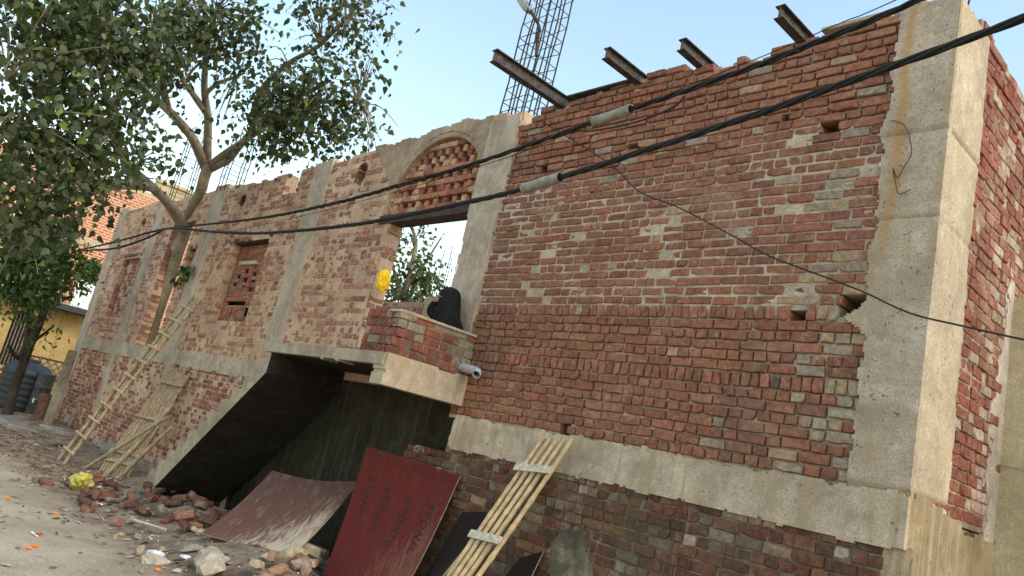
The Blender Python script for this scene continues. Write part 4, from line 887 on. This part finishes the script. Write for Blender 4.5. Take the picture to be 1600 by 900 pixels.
for k in range(10): letters('-', .06 + k * .097, .955 + .01 * (k % 2), .12, 0)
# ================================================================ TREES
def leaf_mesh(name, clumps, size, mat, root, seed, droop=.8, wide=.42, sub=10, spread=.22, tail=0.0):
    r = np.random.default_rng(seed); C = []
    for c, rad, cnt in clumps:
        c = np.asarray(c, float); ns = max(3, int(sub * (rad / .6) ** 2)); sc = r.normal(size=(ns, 3)); sc /= np.linalg.norm(sc, axis=1)[:, None]; sc *= (r.random((ns, 1)) ** .45) * rad; sc[:, 2] *= .85
        k = r.integers(0, ns, cnt); C.append(c + sc[k] + r.normal(size=(cnt, 3)) * spread * np.array([1, 1, 1.15]))
    C = np.concatenate(C); n = len(C)
    dn = r.normal(size=(n, 3)) * .55 + np.array([0, 0, -droop]); dn /= np.linalg.norm(dn, axis=1)[:, None]
    a = r.normal(size=(n, 3)); sx = np.cross(dn, a); sx /= np.linalg.norm(sx, axis=1)[:, None]; nn = np.cross(sx, dn)
    L = size * r.uniform(.45, 1.4, n)[:, None]; tip = 1.15
    shape = [(0, 0, 0), (-wide, .22, .06), (-wide * .85, .55, .07), (0, tip, -.02), (wide * .85, .55, .07), (wide, .22, .06)]
    V = np.stack([C + L * (x * sx + y * dn + z * nn) for x, y, z in shape], 1).reshape(-1, 3)
    b = np.arange(n)[:, None] * 6; Q = np.concatenate([b + [0, 1, 2, 3], b + [0, 3, 4, 5]])
    me = quads_np(name, V, Q, False); ca = me.color_attributes.new('tint', 'FLOAT_COLOR', 'POINT')
    cl = fbm(C[:, 0] + C[:, 1], C[:, 2], 1.6, seed, 3) * .35; t_ = np.zeros((n, 4), np.float32); t_[:, 0] = np.clip(r.random(n) * .9 + cl, 0, 1); t_[:, 1] = r.random(n); t_[:, 3] = 1
    ca.data.foreach_set('color', np.repeat(t_, 6, 0).ravel()); o = link(name, me, mat)
    if root: adopt(o, root)
    return o
def limb(P, r0, r1, mat, root, name='limb'):
    P = spline(P, 5); k = len(P); R = [r0 + (r1 - r0) * (i / (k - 1)) for i in range(k)]
    P = [p + np.array([math.sin(i * .9) * R[i] * .10, math.cos(i * 1.1) * R[i] * .10, 0]) for i, p in enumerate(P)]
    return tube(name, P, R, mat, root, 9)
tree = thing('fig_tree', 'large leafy fig tree with pale forking limbs growing through a slot in the far wall', 'tree', (-18.4, .15, 0))
limb([wy(205, 615, .36), wy(228, 545, .36), wy(260, 450, .30), wy(284, 380, .18), wy(300, 330, .0), wy(318, 285, -.1), wy(324, 258, -.15)], .13, .12, MATS['bark'], tree, 'trunk')
BR = {'A': ([(322, 265), (303, 220), (275, 185), (258, 168), (235, 150), (200, 120), (160, 80)], [19.2, 18.7, 18.2, 17.8, 17, 15.8, 14.8], .15, .04),
 'A2': ([(262, 172), (255, 130), (250, 90), (240, 40)], [17.9, 17.2, 16.5, 15.6], .11, .03), 'B': ([(323, 265), (325, 190), (319, 130), (325, 70), (335, 20)], [19.2, 18.6, 18, 17.2, 16.4], .13, .04),
 'B2': ([(321, 175), (300, 145), (285, 125), (270, 80)], [18.5, 18, 17.4, 16.4], .10, .03), 'B3': ([(320, 150), (330, 138), (345, 128), (370, 120)], [18.2, 17.8, 17.4, 16.5], .07, .03), 'B4': ([(290, 130), (300, 110), (315, 98), (330, 90)], [17.6, 17.4, 17.2, 17], .045, .02),
 'C': ([(326, 265), (345, 245), (370, 228), (392, 205), (410, 140), (450, 100), (500, 70), (540, 30)], [19.2, 18.6, 18, 17.4, 16.6, 16, 15.5, 15], .12, .03), 'C2': ([(330, 262), (355, 250), (385, 218), (440, 180), (500, 160), (560, 160)], [19.1, 18.5, 17.8, 16.4, 15.5, 14.9], .13, .03),
 'D': ([(289, 360), (275, 335), (258, 312), (235, 290), (205, 262), (183, 230), (168, 160), (150, 90)], [19.3, 18.9, 18.4, 17.8, 17, 16.3, 15.2, 14.5], .17, .04), 'D2': ([(240, 295), (190, 291), (150, 300), (110, 310), (60, 300)], [17.9, 16.4, 15.2, 14.4, 13.7], .09, .03),
 'D3': ([(240, 292), (190, 285), (130, 290), (60, 230), (10, 200)], [17.9, 16.2, 15, 14.2, 13.5], .10, .03), 'D4': ([(178, 215), (130, 170), (80, 140), (10, 125)], [16, 15, 14.2, 13.5], .09, .03), 'D5': ([(78, 325), (50, 350), (40, 385), (32, 400)], [13.6, 13.3, 13.1, 13], .03, .015), 'D6': ([(120, 310), (75, 325), (48, 345), (32, 385)], [14.5, 13.8, 13.3, 13], .04, .012)}
for k, (px, ds, r0, r1) in BR.items(): limb([at(a, b, d) for (a, b), d in zip(px, ds)], r0 * .8, r1 * .9, MATS['bark'], tree)
CL = [(30, 30, 14, 60), (100, 40, 14, 70), (60, 110, 13.5, 55), (160, 60, 14.5, 70), (220, 50, 15, 60), (270, 40, 15.5, 50), (130, 140, 14, 70), (200, 130, 14.5, 55), (30, 200, 13.5, 60), (90, 230, 13.5, 70), (150, 200, 14, 60), (40, 290, 13, 70), (120, 290, 14, 50), (180, 240, 15, 42), (20, 360, 13, 50), (225, 232, 16.3, 28), (240, 90, 15.5, 40), (160, 0, 14.5, 50), (70, 350, 13, 45), (10, 290, 12.8, 40),
 (300, 30, 16, 50), (340, 70, 16, 45), (385, 60, 16, 42), (370, 125, 16, 26), (385, 12, 16, 30), (480, 20, 15.5, 32), (540, 30, 15, 46), (590, 20, 15, 32), (500, 75, 15.3, 30), (430, 130, 15.5, 45), (420, 195, 15.5, 38), (470, 160, 15.2, 50), (520, 150, 15, 44), (555, 130, 14.8, 32), (550, 200, 14.8, 40), (500, 205, 15, 42), (455, 215, 15.3, 30), (585, 215, 14.8, 18), (340, 185, 16, 14), (255, 262, 17.2, 16), (280, 110, 15.6, 34), (410, 180, 15.6, 34), (430, 205, 15.5, 32), (450, 180, 15.5, 38), (565, 95, 15, 22), (425, 235, 15.5, 16)]
cl = []
for a, b, d, r in CL:
    R0 = r * d / 1207; cl.append((at(a, b, d), R0, int((1050 if a < 285 else 760) * R0 ** 2) + 10))
leaf_mesh('crown', cl, .105, MATS['leaf'], tree, 71)
tw = []; rt = random.Random(72); TV = []; TF = []
limbs = [at(a, b, d) for px, ds, *_ in BR.values() for (a, b), d in zip(px[1:], ds[1:])]
for c, R0, n in cl:
    near = min(limbs, key=lambda q: np.linalg.norm(q - c)); tips = [c + np.array([rt.gauss(0, R0 * .6) for _ in range(3)]) for _ in range(9)]
    for tp in tips:
        mid = (near + tp) / 2 + np.array([0, 0, .15]); V, F = tube_vf(spline([near, mid, tp], 4), [.016 - .012 * i / 8 for i in range(9)], 4); o_ = len(TV); TV += V; TF += [tuple(k + o_ for k in f) for f in F]
tg = link('twigs', mesh_np('twigs', TV, TF), MATS['bark']); adopt(tg, tree); stuff(tg)

t2 = thing('street_tree', 'dark trunked street tree with feathery bright leaves beside the black tank', 'tree', (-23.2, -1.5, -.3))
limb([gz(28, 600, -.3) * 0 + np.array(at(28, 600, 23.5)) - (0, 0, .9), at(33, 575, 23.5), at(55, 520, 23.2), at(75, 470, 23), at(98, 405, 22.5), at(122, 345, 22), at(140, 300, 21)], .13, .05, MATS['bark_dark'], t2, 'trunk')
limb([at(33, 580, 23.5), at(42, 530, 23.3), at(50, 470, 22.8), at(45, 420, 22)], .10, .04, MATS['bark_dark'], t2)
limb([at(50, 535, 23.3), at(68, 522, 23), at(80, 512, 22.8)], .05, .02, MATS['bark_dark'], t2); limb([at(30, 560, 23.5), at(18, 550, 23.2), at(16, 540, 23)], .07, .03, MATS['bark_dark'], t2)
c2 = [(at(a, b, d), r * d / 1207, int(1500 * (r * d / 1207) ** 2)) for a, b, d, r in [(90, 425, 21.5, 34), (40, 420, 21, 38), (60, 385, 21, 36), (20, 450, 21, 34), (110, 415, 22, 24), (15, 400, 20.5, 36), (70, 440, 21.5, 24), (75, 520, 22.8, 9), (100, 385, 22, 26), (30, 480, 21.5, 22)]]
leaf_mesh('crown', c2, .13, MATS['leaf2'], t2, 73, .5, .26)
t3 = thing('background_tree', 'loose leafy tree standing beyond the arched doorway', 'tree', (-20, 8, -.3))
limb([at(628, 560, 20.5), at(630, 480, 20.5), at(640, 430, 20.5), at(650, 380, 20.5), at(640, 350, 20.5)], .12, .03, MATS['bark'], t3, 'trunk')
limb([at(632, 470, 20.5), at(615, 420, 20.5), at(610, 370, 20.5)], .06, .02, MATS['bark'], t3); limb([at(636, 450, 20.5), at(665, 410, 20.5), at(690, 370, 20.5)], .06, .015, MATS['bark'], t3)
c3 = [(at(a, b, 20.5), r * 20.5 / 1207, int(k * (r * 20.5 / 1207) ** 2)) for a, b, r, k in [(615, 450, 28, 900), (650, 445, 30, 900), (640, 410, 26, 800), (672, 430, 22, 800), (610, 400, 18, 700), (625, 370, 16, 600), (660, 375, 18, 550), (685, 372, 9, 500), (680, 455, 24, 800), (605, 355, 8, 500), (705, 405, 4, 300), (645, 468, 26, 1000), (700, 448, 10, 400), (610, 470, 18, 1000)]]
leaf_mesh('crown', c3, .13, MATS['leaf3'], t3, 74, .5, .36)
v4 = thing('roof_creeper', 'bright green creeper sprawling above the white roof sheet', 'plant', tuple(xp(150, 440, -29.5)))
leaf_mesh('foliage', [(xp(a, b, -29.5), .4, 220) for a, b in ((128, 422), (140, 430), (152, 440), (163, 447), (150, 425))], .13, MATS['leaf2'], v4, 75, .4, .3, 8, .15)
sp_ = thing('wall_sapling', 'small green sapling sprouting from the wall slot beside the trunk', 'plant', tuple(wy(283, 430, -.2)))
tube('stem', [wy(278, 445, -.05), wy(281, 435, -.18), wy(284, 425, -.2)], .01, MATS['bark'], sp_, 5); leaf_mesh('foliage', [(wy(283, 428, -.22), .22, 40)], .12, MATS['leaf2'], sp_, 76, .5, .38, 4, .08)

# ================================================================ TANK CORNER AT THE FAR LEFT
tb = np.array([-24.6, -1.15, -.12]); p = gz(24, 640, -.12); tb = p
tk = thing('water_tank', 'black ribbed plastic water tank standing at the street corner', 'water tank', tuple(tb))
MATS['tank'] = simple('tank_black_plastic', (.022, .026, .032), .45, .5)
prof = [(.0, 0), (.58, 0), (.62, .04)]
for k in range(6): z = .08 + k * .17; prof += [(.62, z), (.645, z + .03), (.645, z + .09), (.62, z + .12)]
prof += [(.60, 1.14), (.45, 1.28), (.22, 1.34), (.22, 1.42), (.0, 1.43)]
V = []; F = []; n = 24
for r_, z in prof:
    for k in range(n): g_ = 2 * math.pi * k / n; V.append((tb[0] + r_ * math.cos(g_), tb[1] + r_ * math.sin(g_), tb[2] + z))
for i in range(len(prof) - 1):
    for k in range(n): F.append((i * n + k, i * n + (k + 1) % n, (i + 1) * n + (k + 1) % n, (i + 1) * n + k))
adopt(link('tank_shell', mesh_np('tank_shell', V, F, True, .5), MATS['tank']), tk)
dr = gz(52, 650, -.15); dt = thing('dark_drum', 'tall dark green drum standing in front of the black tank', 'drum', tuple(dr))
MATS['drum'] = simple('drum_dark_green', (.045, .05, .042), .6, .35, var=.4)
def lathe(name, c, prof, mat, root, n=18):
    V = []; F = []
    for r_, z in prof:
        for k in range(n): g_ = 2 * math.pi * k / n; V.append((c[0] + r_ * math.cos(g_), c[1] + r_ * math.sin(g_), c[2] + z))
    for i in range(len(prof) - 1):
        for k in range(n): F.append((i * n + k, i * n + (k + 1) % n, (i + 1) * n + (k + 1) % n, (i + 1) * n + k))
    return adopt(link(name, mesh_np(name, V, F, True, .6), mat), root)
lathe('drum_body', dr, [(0, 0), (.22, 0), (.23, .05), (.22, .35), (.235, .38), (.22, .41), (.22, .75), (.235, .78), (.22, .81), (.22, 1.1), (.23, 1.15), (.2, 1.17), (0, 1.16)], MATS['drum'], dt)
tube('tap', [dr + (.2, -.12, .45), dr + (.33, -.2, .47), dr + (.36, -.2, .36)], .02, MATS['tin'], dt, 6)
pt = gz(62, 662, -.15); pd = thing('clay_oven', 'stacked rusty brick red cylinder beside the dark drum', 'cylinder', tuple(pt))
MATS['terracotta'] = rough_mat('terracotta', (.17, .085, .055), (.09, .05, .035), (.25, .16, .11), bump=.8)
lathe('cylinder_body', pt, [(0, 0), (.20, 0), (.22, .05), (.19, .12), (.21, .2), (.19, .28), (.205, .38), (.185, .45), (.20, .55), (.19, .72), (.16, .74), (.15, .6), (0, .6)], MATS['terracotta'], pd)
MATS['ybag'] = simple('yellow_plastic', (.33, .29, .06), .4, .4, var=.35, scale=9)
pq = gz(72, 668, -.15); tag(box('wooden_post', (pq[0] - .09, pq[1] - .09, -.3), (pq[0] + .09, pq[1] + .09, 1.75), MATS['bark'], None, .02, .02, 3), 'short weathered timber post standing beside the wall end', 'post')
for k, (a, b, w_, h_, lb_) in enumerate([(20, 668, 1.5, .16, 'flat stone kerb slab under the black tank'), (95, 684, .9, .22, 'thick pale stone slab lying at the foot of the wall end'), (70, 672, .9, .14, 'low stone slab in front of the rusty cylinder'), (125, 676, .7, .12, 'small stone slab leaning at the wall base')]):
    q = gz(a, b, -.27); o = box('stone_slab', (-w_ * .6, -.3, 0), (w_ * .6, .3, h_), MATS['stone'], None, .03, .03, k); o.location = (q[0], q[1], -.3); o.rotation_euler = (.05 * (k - 1), .03, .3 * k); tag(o, lb_, 'stone')

# ================================================================ LOOSE BRICKS, RUBBLE, LITTER
rd = random.Random(81)
LB = [mesh_np('loose_brick', *brick_vf(.225, .075, .11, random.Random(900 + k), 1.3), True, .4) for k in range(8)]
for me in LB:      # close the back so the brick is solid
    bm = bmesh.new(); bm.from_mesh(me); bmesh.ops.holes_fill(bm, edges=[e for e in bm.edges if e.is_boundary], sides=0); bm.to_mesh(me); bm.free(); me.materials.append(MATS['brick_obj'])
def gzz(px, py):
    z = -.2
    for _ in range(6): p = gz(px, py, z); z = float(ground_z(p[0], min(p[1], -.02)))
    return p, z
placed = []
def drop(px, py, lift, label, group, pal, name='loose_brick', sc=1.0):
    p, z = gzz(px, py)
    if p[1] > -.08: p[1] = -.08 - rd.random() * .3
    o = bpy.data.objects.new(name, rd.choice(LB)); COL.objects.link(o); o.location = (p[0], p[1], z + .03 + lift); o.rotation_euler = (rd.choice([0, 0, 1.5708]) + rd.gauss(0, .3), rd.gauss(0, .3), rd.uniform(0, 6.3)); o.scale = (sc * rd.uniform(.5, 1), sc * .92, sc * .92)
    o.color = (*pick(rd, pal), 1); tag(o, label, 'brick', group)
PR = [(.5, (.145, .062, .044)), (.3, (.10, .05, .038)), (.3, (.19, .10, .066)), (.15, (.22, .17, .12))]  # browns darkened to stand in for the shade under the stair
PP = [(.5, (.42, .33, .22)), (.4, (.37, .30, .22)), (.3, (.30, .17, .11))]
for k in range(75):
    px = rd.uniform(130, 350); c0 = 775 + (px - 130) * .17; drop(px, c0 - 4 + rd.gauss(0, 12), rd.choice([0, 0, .03, .07]) * (1 if abs(px - 240) < 110 else .3), 'broken red brick in the heap below the stair foot', 'bricks heaped under the stair', PR)
for k in range(34):
    px = rd.uniform(375, 545); drop(px, 880 + abs(rd.gauss(0, 12)) + (0 if px > 450 else 8), rd.choice([0, .05, .09]), 'pale mortar-caked brick in the heap before the leaning sheets', 'pale bricks before the sheets', PP)
for k in range(8): drop(rd.uniform(150, 400), rd.uniform(800, 890), 0, 'loose brick piece scattered on the dirt before the brick heap', 'scattered brick pieces', PR + PP, sc=.7)
for a, b, lb_ in [(76, 757, 'single dark brick lying alone on the road beside the yellow bag'), (88, 697, 'brown brick end lying below the bamboo ladder foot')]:
    drop(a, b, 0, lb_, 'single bricks on the road', PR)
def rock_me(name, s, seed, flat=.6):
    bm = bmesh.new(); bmesh.ops.create_icosphere(bm, subdivisions=3, radius=1); r = np.random.default_rng(seed)
    cut = [r.normal(size=3) for _ in range(11)]; cut = [c / np.linalg.norm(c) for c in cut]
    for v in bm.verts:
        p = np.array(v.co)
        for c in cut:
            d = p.dot(c) - .5
            if d > 0: p = p - c * d
        v.co = p * s * np.array([1.7, 1.0, flat]) + r.normal(size=3) * s * .03
    me = bpy.data.meshes.new(name); bm.to_mesh(me); bm.free(); return me
for k, (a, b, s, lb_) in enumerate([(325, 884, .24, 'largest pale mortar lump lying before the worn shuttering sheet'), (240, 878, .13, 'white mortar lump on the dirt left of the big pale lump'), (420, 876, .10, 'rounded mortar lump beside the pale bricks'), (518, 888, .15, 'mortar lump at the foot of the red sheet'), (170, 785, .10, 'grey rubble stone at the near end of the brick heap'), (300, 862, .09, 'grey stone between brick heap and worn sheet'), (495, 862, .09, 'small mortar lump in the gap between the two sheets'), (215, 842, .07, 'grey stone on the dirt before the brick heap'), (350, 868, .08, 'small rubble stone under the corner of the worn sheet')]):
    p, z = gzz(a, b); o = link('rubble_lump', rock_me('rubble_lump', s, k + 5), MATS['chunk' if k not in (4, 5, 7) else 'stone']); o.location = (p[0], min(p[1], -.15), z + s * .3); o.rotation_euler = (.2, .1, k * .9); tag(o, lb_, 'rubble')
# fine gravel and crumbs: nobody could count them
r = np.random.default_rng(83); n = 1900
X = r.uniform(-24, -5.5, n); Y = -2.3 + r.normal(size=n) * .55 + .35 * np.sin(X); far_ = r.random(n) < .22; Y = np.where(far_, r.uniform(-5, -.1, n), np.minimum(Y + r.random(n) * 1.3, -.05)); Zg = ground_z(X, Y)
S = .005 + .016 * r.random(n) ** 3; oct_ = np.array([(1, 0, 0), (0, 1, 0), (-1, 0, 0), (0, -1, 0), (0, 0, .7), (0, 0, -.7)])
V = (np.stack([X, Y, Zg + S * .4], 1)[:, None, :] + S[:, None, None] * (oct_[None] * r.uniform(.6, 1.4, (n, 6, 1)))).reshape(-1, 3)
tri = np.array([(0, 1, 4), (1, 2, 4), (2, 3, 4), (3, 0, 4), (1, 0, 5), (2, 1, 5), (3, 2, 5), (0, 3, 5)]); T = (np.arange(n)[:, None, None] * 6 + tri[None]).reshape(-1, 3)
me = quads_np('gravel', V, T, False); ca = me.color_attributes.new('tint', 'FLOAT_COLOR', 'POINT'); pc = np.array([(.30, .245, .175), (.24, .19, .135), (.20, .095, .06), (.37, .32, .25), (.12, .09, .065)], np.float32)[r.integers(0, 5, n)]
ca.data.foreach_set('color', np.repeat(np.concatenate([pc, np.ones((n, 1), np.float32)], 1), 6, 0).ravel())
t = NT('gravel'); a_ = t.n('ShaderNodeAttribute'); a_.attribute_name = 'tint'; MATS['gravel'] = t.done(a_.outputs['Color'], .95, .15)
go = link('gravel', me, MATS['gravel']); tag(go, 'fine gravel, mortar crumbs and dust strewn over the dirt road', 'gravel'); stuff(go)
# dry leaves and scraps on the road
n = 800; X = r.uniform(-22, -6.5, n); Y = np.minimum(-1.8 + r.normal(size=n) * .45 + .2 * np.sin(X * 2), -.2); far_ = r.random(n) < .3; Y = np.where(far_, r.uniform(-4.6, -1, n), Y); Zg = ground_z(X, Y) + .012
g_ = r.uniform(0, 6.28, n); L = r.uniform(.03, .075, n); e1 = np.stack([np.cos(g_), np.sin(g_), r.normal(size=n) * .2], 1) * L[:, None]; e2 = np.stack([-np.sin(g_), np.cos(g_), r.normal(size=n) * .3], 1) * (L * r.uniform(.25, .6, n))[:, None]
c0 = np.stack([X, Y, Zg], 1); V = np.stack([c0 - e1, c0 + e2 + (0, 0, .008), c0 + e1, c0 - e2 + (0, 0, .006)], 1).reshape(-1, 3)
me = quads_np('dry_leaves', V, np.arange(4 * n).reshape(n, 4), False); ca = me.color_attributes.new('tint', 'FLOAT_COLOR', 'POINT'); pc = np.array([(.20, .12, .06), (.12, .08, .05), (.3, .22, .12), (.38, .34, .28), (.10, .07, .04)], np.float32)[r.integers(0, 5, n)]
ca.data.foreach_set('color', np.repeat(np.concatenate([pc, np.ones((n, 1), np.float32)], 1), 4, 0).ravel()); dl = link('dry_leaves', me, MATS['gravel']); tag(dl, 'dry leaves and paper scraps littering the road edge', 'litter'); stuff(dl)
def crumple(name, c, s, seed, mat, label, cat, sc=(1, 1, .8), amp=.5):
    bm = bmesh.new(); bmesh.ops.create_icosphere(bm, subdivisions=3, radius=1); rr = np.random.default_rng(seed); K = rr.normal(size=(14, 3)); K /= np.linalg.norm(K, axis=1)[:, None]
    for v in bm.verts:
        p = np.array(v.co); q = np.sort(K @ p)[-2:]; f = .7 + amp * (q[1] - q[0]) + .36 * amp * math.sin(9 * p[0] + 5 * p[2]) * math.sin(7 * p[1]) + rr.normal() * .04; v.co = p * f * s * np.array(sc)
    me = bpy.data.meshes.new(name); bm.to_mesh(me); bm.free(); o = link(name, me, mat); o.location = tuple(c); return tag(o, label, cat)
p, z = gzz(123, 765); crumple('plastic_bag', (p[0], p[1], z + .13), .2, 3, MATS['ybag'], 'crumpled bright yellow plastic bag lying on the road edge', 'bag')
MATS['ycloth'] = simple('yellow_cloth', (.80, .47, .01), .6, .3, var=.2); q = wy(601, 437, -.02)
crumple('hanging_bag', (q[0] - .05, .0, q[2]), .17, 8, MATS['ycloth'], 'yellow plastic bag hanging on the left jamb of the arched doorway', 'bag', (.7, .75, 1.2), .36)
MATS['marigold'] = simple('marigold', (.75, .19, .015), .8, .2); MATS['paper'] = simple('white_plastic', (.62, .62, .6), .6, .3)
for k, (a, b, lb_) in enumerate([(12, 780, 'orange marigold scrap at the left edge of the road'), (85, 803, 'orange marigold scrap nearest the yellow bag'), (60, 836, 'orange marigold scrap beside a white stick'), (44, 858, 'orange marigold scrap, left of the touching pair'), (54, 855, 'orange marigold scrap, right of the touching pair'), (247, 893, 'orange scrap among the rubble left of the pale lump')]):
    p, z = gzz(a, b); crumple('marigold', (p[0], p[1], z + .015), .038, k + 20, MATS['marigold'], lb_, 'flower', (1.3, .8, .45))
for k, (a, b, s, lb_) in enumerate([(243, 868, .11, 'dirty white plastic scrap before the pale mortar lump'), (290, 873, .07, 'small dirty white plastic scrap right of the other scrap'), (155, 790, .05, 'tiny white scrap at the brick heap')]):
    p, z = gzz(a, b); crumple('plastic_scrap', (p[0], p[1], z + .02), s, k + 40, MATS['paper'], lb_, 'litter', (1.3, 1, .3))
p, z = gzz(235, 832); tag(culm((p[0] - .35, p[1] - .1, z + .06), (p[0] + .3, p[1] + .05, z + .1), .018, rd, None, MATS['plank'], 'stick'), 'pale stick lying in front of the brick heap', 'stick')
p, z = gzz(50, 836); tag(culm((p[0] - .05, p[1], z + .02), (p[0] + .13, p[1] + .02, z + .02), .008, rd, None, MATS['paper'], 'stick'), 'short white stick on the road beside a marigold', 'stick')

# ================================================================ PERSON SEATED ON THE LANDING
ps = thing('person', 'person in black clothing and head covering sitting behind the landing parapet, arm raised to head', 'person', (-7.3, -.42, 2.33))
hx = xp(699, 468, -7.28); EL, WR, HN, LS = (xp(*q) for q in ((671, 487, -7.42), (677, 474, -7.36), (684, 467, -7.32), (686, 500, -7.34)))
def person():
    cx, cy = hx[0], hx[1]; z0 = hx[2] - .74
    J = {'pel': (cx + .02, cy + .02, z0 + .13, .165), 'bel': (cx + .02, cy + .0, z0 + .30, .15), 'che': (cx + .01, cy + .04, z0 + .47, .155), 'nek': (cx, cy + .05, z0 + .62, .07), 'hed': (cx, cy + .06, z0 + .74, .098), 'top': (cx - .01, cy + .05, z0 + .81, .082),
         'ls': (LS[0] + .03, LS[1], LS[2], .075), 'rs': (cx + .17, cy + .03, z0 + .55, .075), 'le': (*EL, .055), 'lw': (*WR, .038), 'lh': (*HN, .032),
         're': (cx + .21, cy + .16, z0 + .33, .055), 'rw': (cx + .10, cy + .36, z0 + .30, .036), 'rh': (cx + .05, cy + .43, z0 + .30, .03),
         'lk': (cx - .16, cy + .42, z0 + .38, .085), 'la': (cx - .13, cy + .46, z0 + .09, .055), 'lf': (cx - .13, cy + .62, z0 + .05, .042), 'rk': (cx + .2, cy + .42, z0 + .36, .085), 'ra': (cx + .18, cy + .46, z0 + .09, .055), 'rf': (cx + .18, cy + .62, z0 + .05, .042), 'lp': (cx - .1, cy + .1, z0 + .13, .12), 'rp': (cx + .13, cy + .1, z0 + .13, .12)}
    E_ = [('pel', 'bel'), ('bel', 'che'), ('che', 'nek'), ('nek', 'hed'), ('hed', 'top'), ('che', 'ls'), ('ls', 'le'), ('le', 'lw'), ('lw', 'lh'), ('che', 'rs'), ('rs', 're'), ('re', 'rw'), ('rw', 'rh'), ('pel', 'lp'), ('lp', 'lk'), ('lk', 'la'), ('la', 'lf'), ('pel', 'rp'), ('rp', 'rk'), ('rk', 'ra'), ('ra', 'rf')]
    for h, sx, b in (('lh', 1, (.045, .0, .035)), ('rh', -1, (-.03, .05, -.005))):
        hp = J[h]
        for k in range(5):
            o1 = ((k - 2) * .013, (.012 if k else -.02), 0); nm = f'{h}{k}'; ln = (.7, .95, 1.05, 1, .8)[k]
            J[nm + 'a'] = (hp[0] + o1[0] + b[0] * .7 * ln, hp[1] + (k - 2) * .015 + b[1] * .7 * ln, hp[2] + b[2] * .7 * ln, .0095); J[nm + 'b'] = (hp[0] + o1[0] + b[0] * 1.5 * ln, hp[1] + (k - 2) * .017 + b[1] * 1.3 * ln, hp[2] + b[2] * 1.1 * ln - .01, .0085)
            E_ += [(h, nm + 'a'), (nm + 'a', nm + 'b')]
    names = list(J); me = bpy.data.meshes.new('body_graph'); me.from_pydata([J[k][:3] for k in names], [(names.index(a), names.index(b)) for a, b in E_], []); o = bpy.data.objects.new('body_graph', me); COL.objects.link(o)
    md = o.modifiers.new('s', 'SKIN'); md.use_smooth_shade = True; sv = me.skin_vertices[0].data
    for i, k in enumerate(names): sv[i].radius = (J[k][3],) * 2; sv[i].use_root = (k == 'pel')
    o.modifiers.new('d', 'SUBSURF').levels = 2; bpy.context.view_layer.update(); dg = bpy.context.evaluated_depsgraph_get(); bm_ = bpy.data.meshes.new_from_object(o.evaluated_get(dg)); bpy.data.objects.remove(o)
    return bm_, J
body, J = person(); MATS['skin'] = simple('skin_brown', (.23, .12, .075), .5, .4, var=.1); MATS['black_cloth'] = simple('black_cloth', (.008, .008, .009), .85, .2, var=.3, scale=30)
body.materials.clear(); body.materials.append(MATS['black_cloth']); body.materials.append(MATS['skin'])
hl, hr, hd_ = Vector(J['lh'][:3]), Vector(J['rh'][:3]), Vector(J['hed'][:3])
for f in body.polygons:
    c = f.center; f.use_smooth = True
    f.material_index = 1 if (c - hl).length < .09 and c.z > J['lw'][2] + .02 or (c - hr).length < .11 or (c.z > J['nek'][2] + .02 and abs(c.x - hd_.x) < .12 and c.y > hd_.y - .02) or c.z < 2.33 + .07 and c.y > hd_.y + .38 else 0
adopt(link('body', body), ps)
def ell(name, c, r, mat, root, seed=0, amp=.0, lo=-1.1, n=2):
    bm = bmesh.new(); bmesh.ops.create_icosphere(bm, subdivisions=3, radius=1)
    for v in list(bm.verts):
        p = v.co.copy(); f = 1 + amp * math.sin(p.x * 7 + seed) * math.sin(p.z * 6 + p.y * 5); v.co = Vector(c) + Vector((p.x * r[0] * f, p.y * r[1] * f, p.z * r[2] * f))
    me = bpy.data.meshes.new(name); bm.to_mesh(me); bm.free(); me.shade_smooth(); return adopt(link(name, me, mat), root)
hc = (J['hed'][0], J['hed'][1], J['hed'][2] + .03)
ell('nose', (hc[0], hc[1] + .108, hc[2] - .01), (.014, .02, .022), MATS['skin'], ps); MATS['eye'] = simple('eye_dark', (.02, .015, .012), .3, .5)
for s_ in (-1, 1): ell('eye', (hc[0] + s_ * .033, hc[1] + .096, hc[2] + .018), (.013, .008, .009), MATS['eye'], ps)
ell('mouth', (hc[0], hc[1] + .098, hc[2] - .05), (.024, .008, .007), MATS['terracotta'], ps)
# head scarf falling over the shoulders, open at the face
bm = bmesh.new(); rings = [(.125, .05, .0), (.105, .09, .03), (.06, .125, .04), (-.01, .142, .03), (-.08, .15, .02), (-.16, .175, .0), (-.26, .195, -.01), (-.38, .2, -.01), (-.5, .2, -.01)]; G_ = []
for i, (dz, rr_, dy) in enumerate(rings):
    row = []
    for k in range(20):
        g2 = math.radians(-235 + 290 * k / 19 + 0); fold = 1 + .05 * math.sin(k * 2.1 + i * .5) * (i > 3); kk = .55 if i == 0 else 1
        row.append(bm.verts.new((hc[0] + .02 * (i > 4) + rr_ * kk * 1.0 * math.cos(g2) * fold, hc[1] - .03 + rr_ * kk * math.sin(g2) * fold * (.8 if i > 4 else 1), hc[2] + dz)))
    G_.append(row)
for i in range(len(rings) - 1):
    for k in range(19): bm.faces.new((G_[i][k], G_[i + 1][k], G_[i + 1][k + 1], G_[i][k + 1]))
bm.faces.new(G_[0]); bmesh.ops.recalc_face_normals(bm, faces=bm.faces); me = bpy.data.meshes.new('head_scarf'); bm.to_mesh(me); bm.free(); me.shade_smooth()
so_ = adopt(link('head_scarf', me, MATS['black_cloth']), ps); md = so_.modifiers.new('t', 'SOLIDIFY'); md.thickness = .012; so_.modifiers.new('s', 'SUBSURF').levels = 1
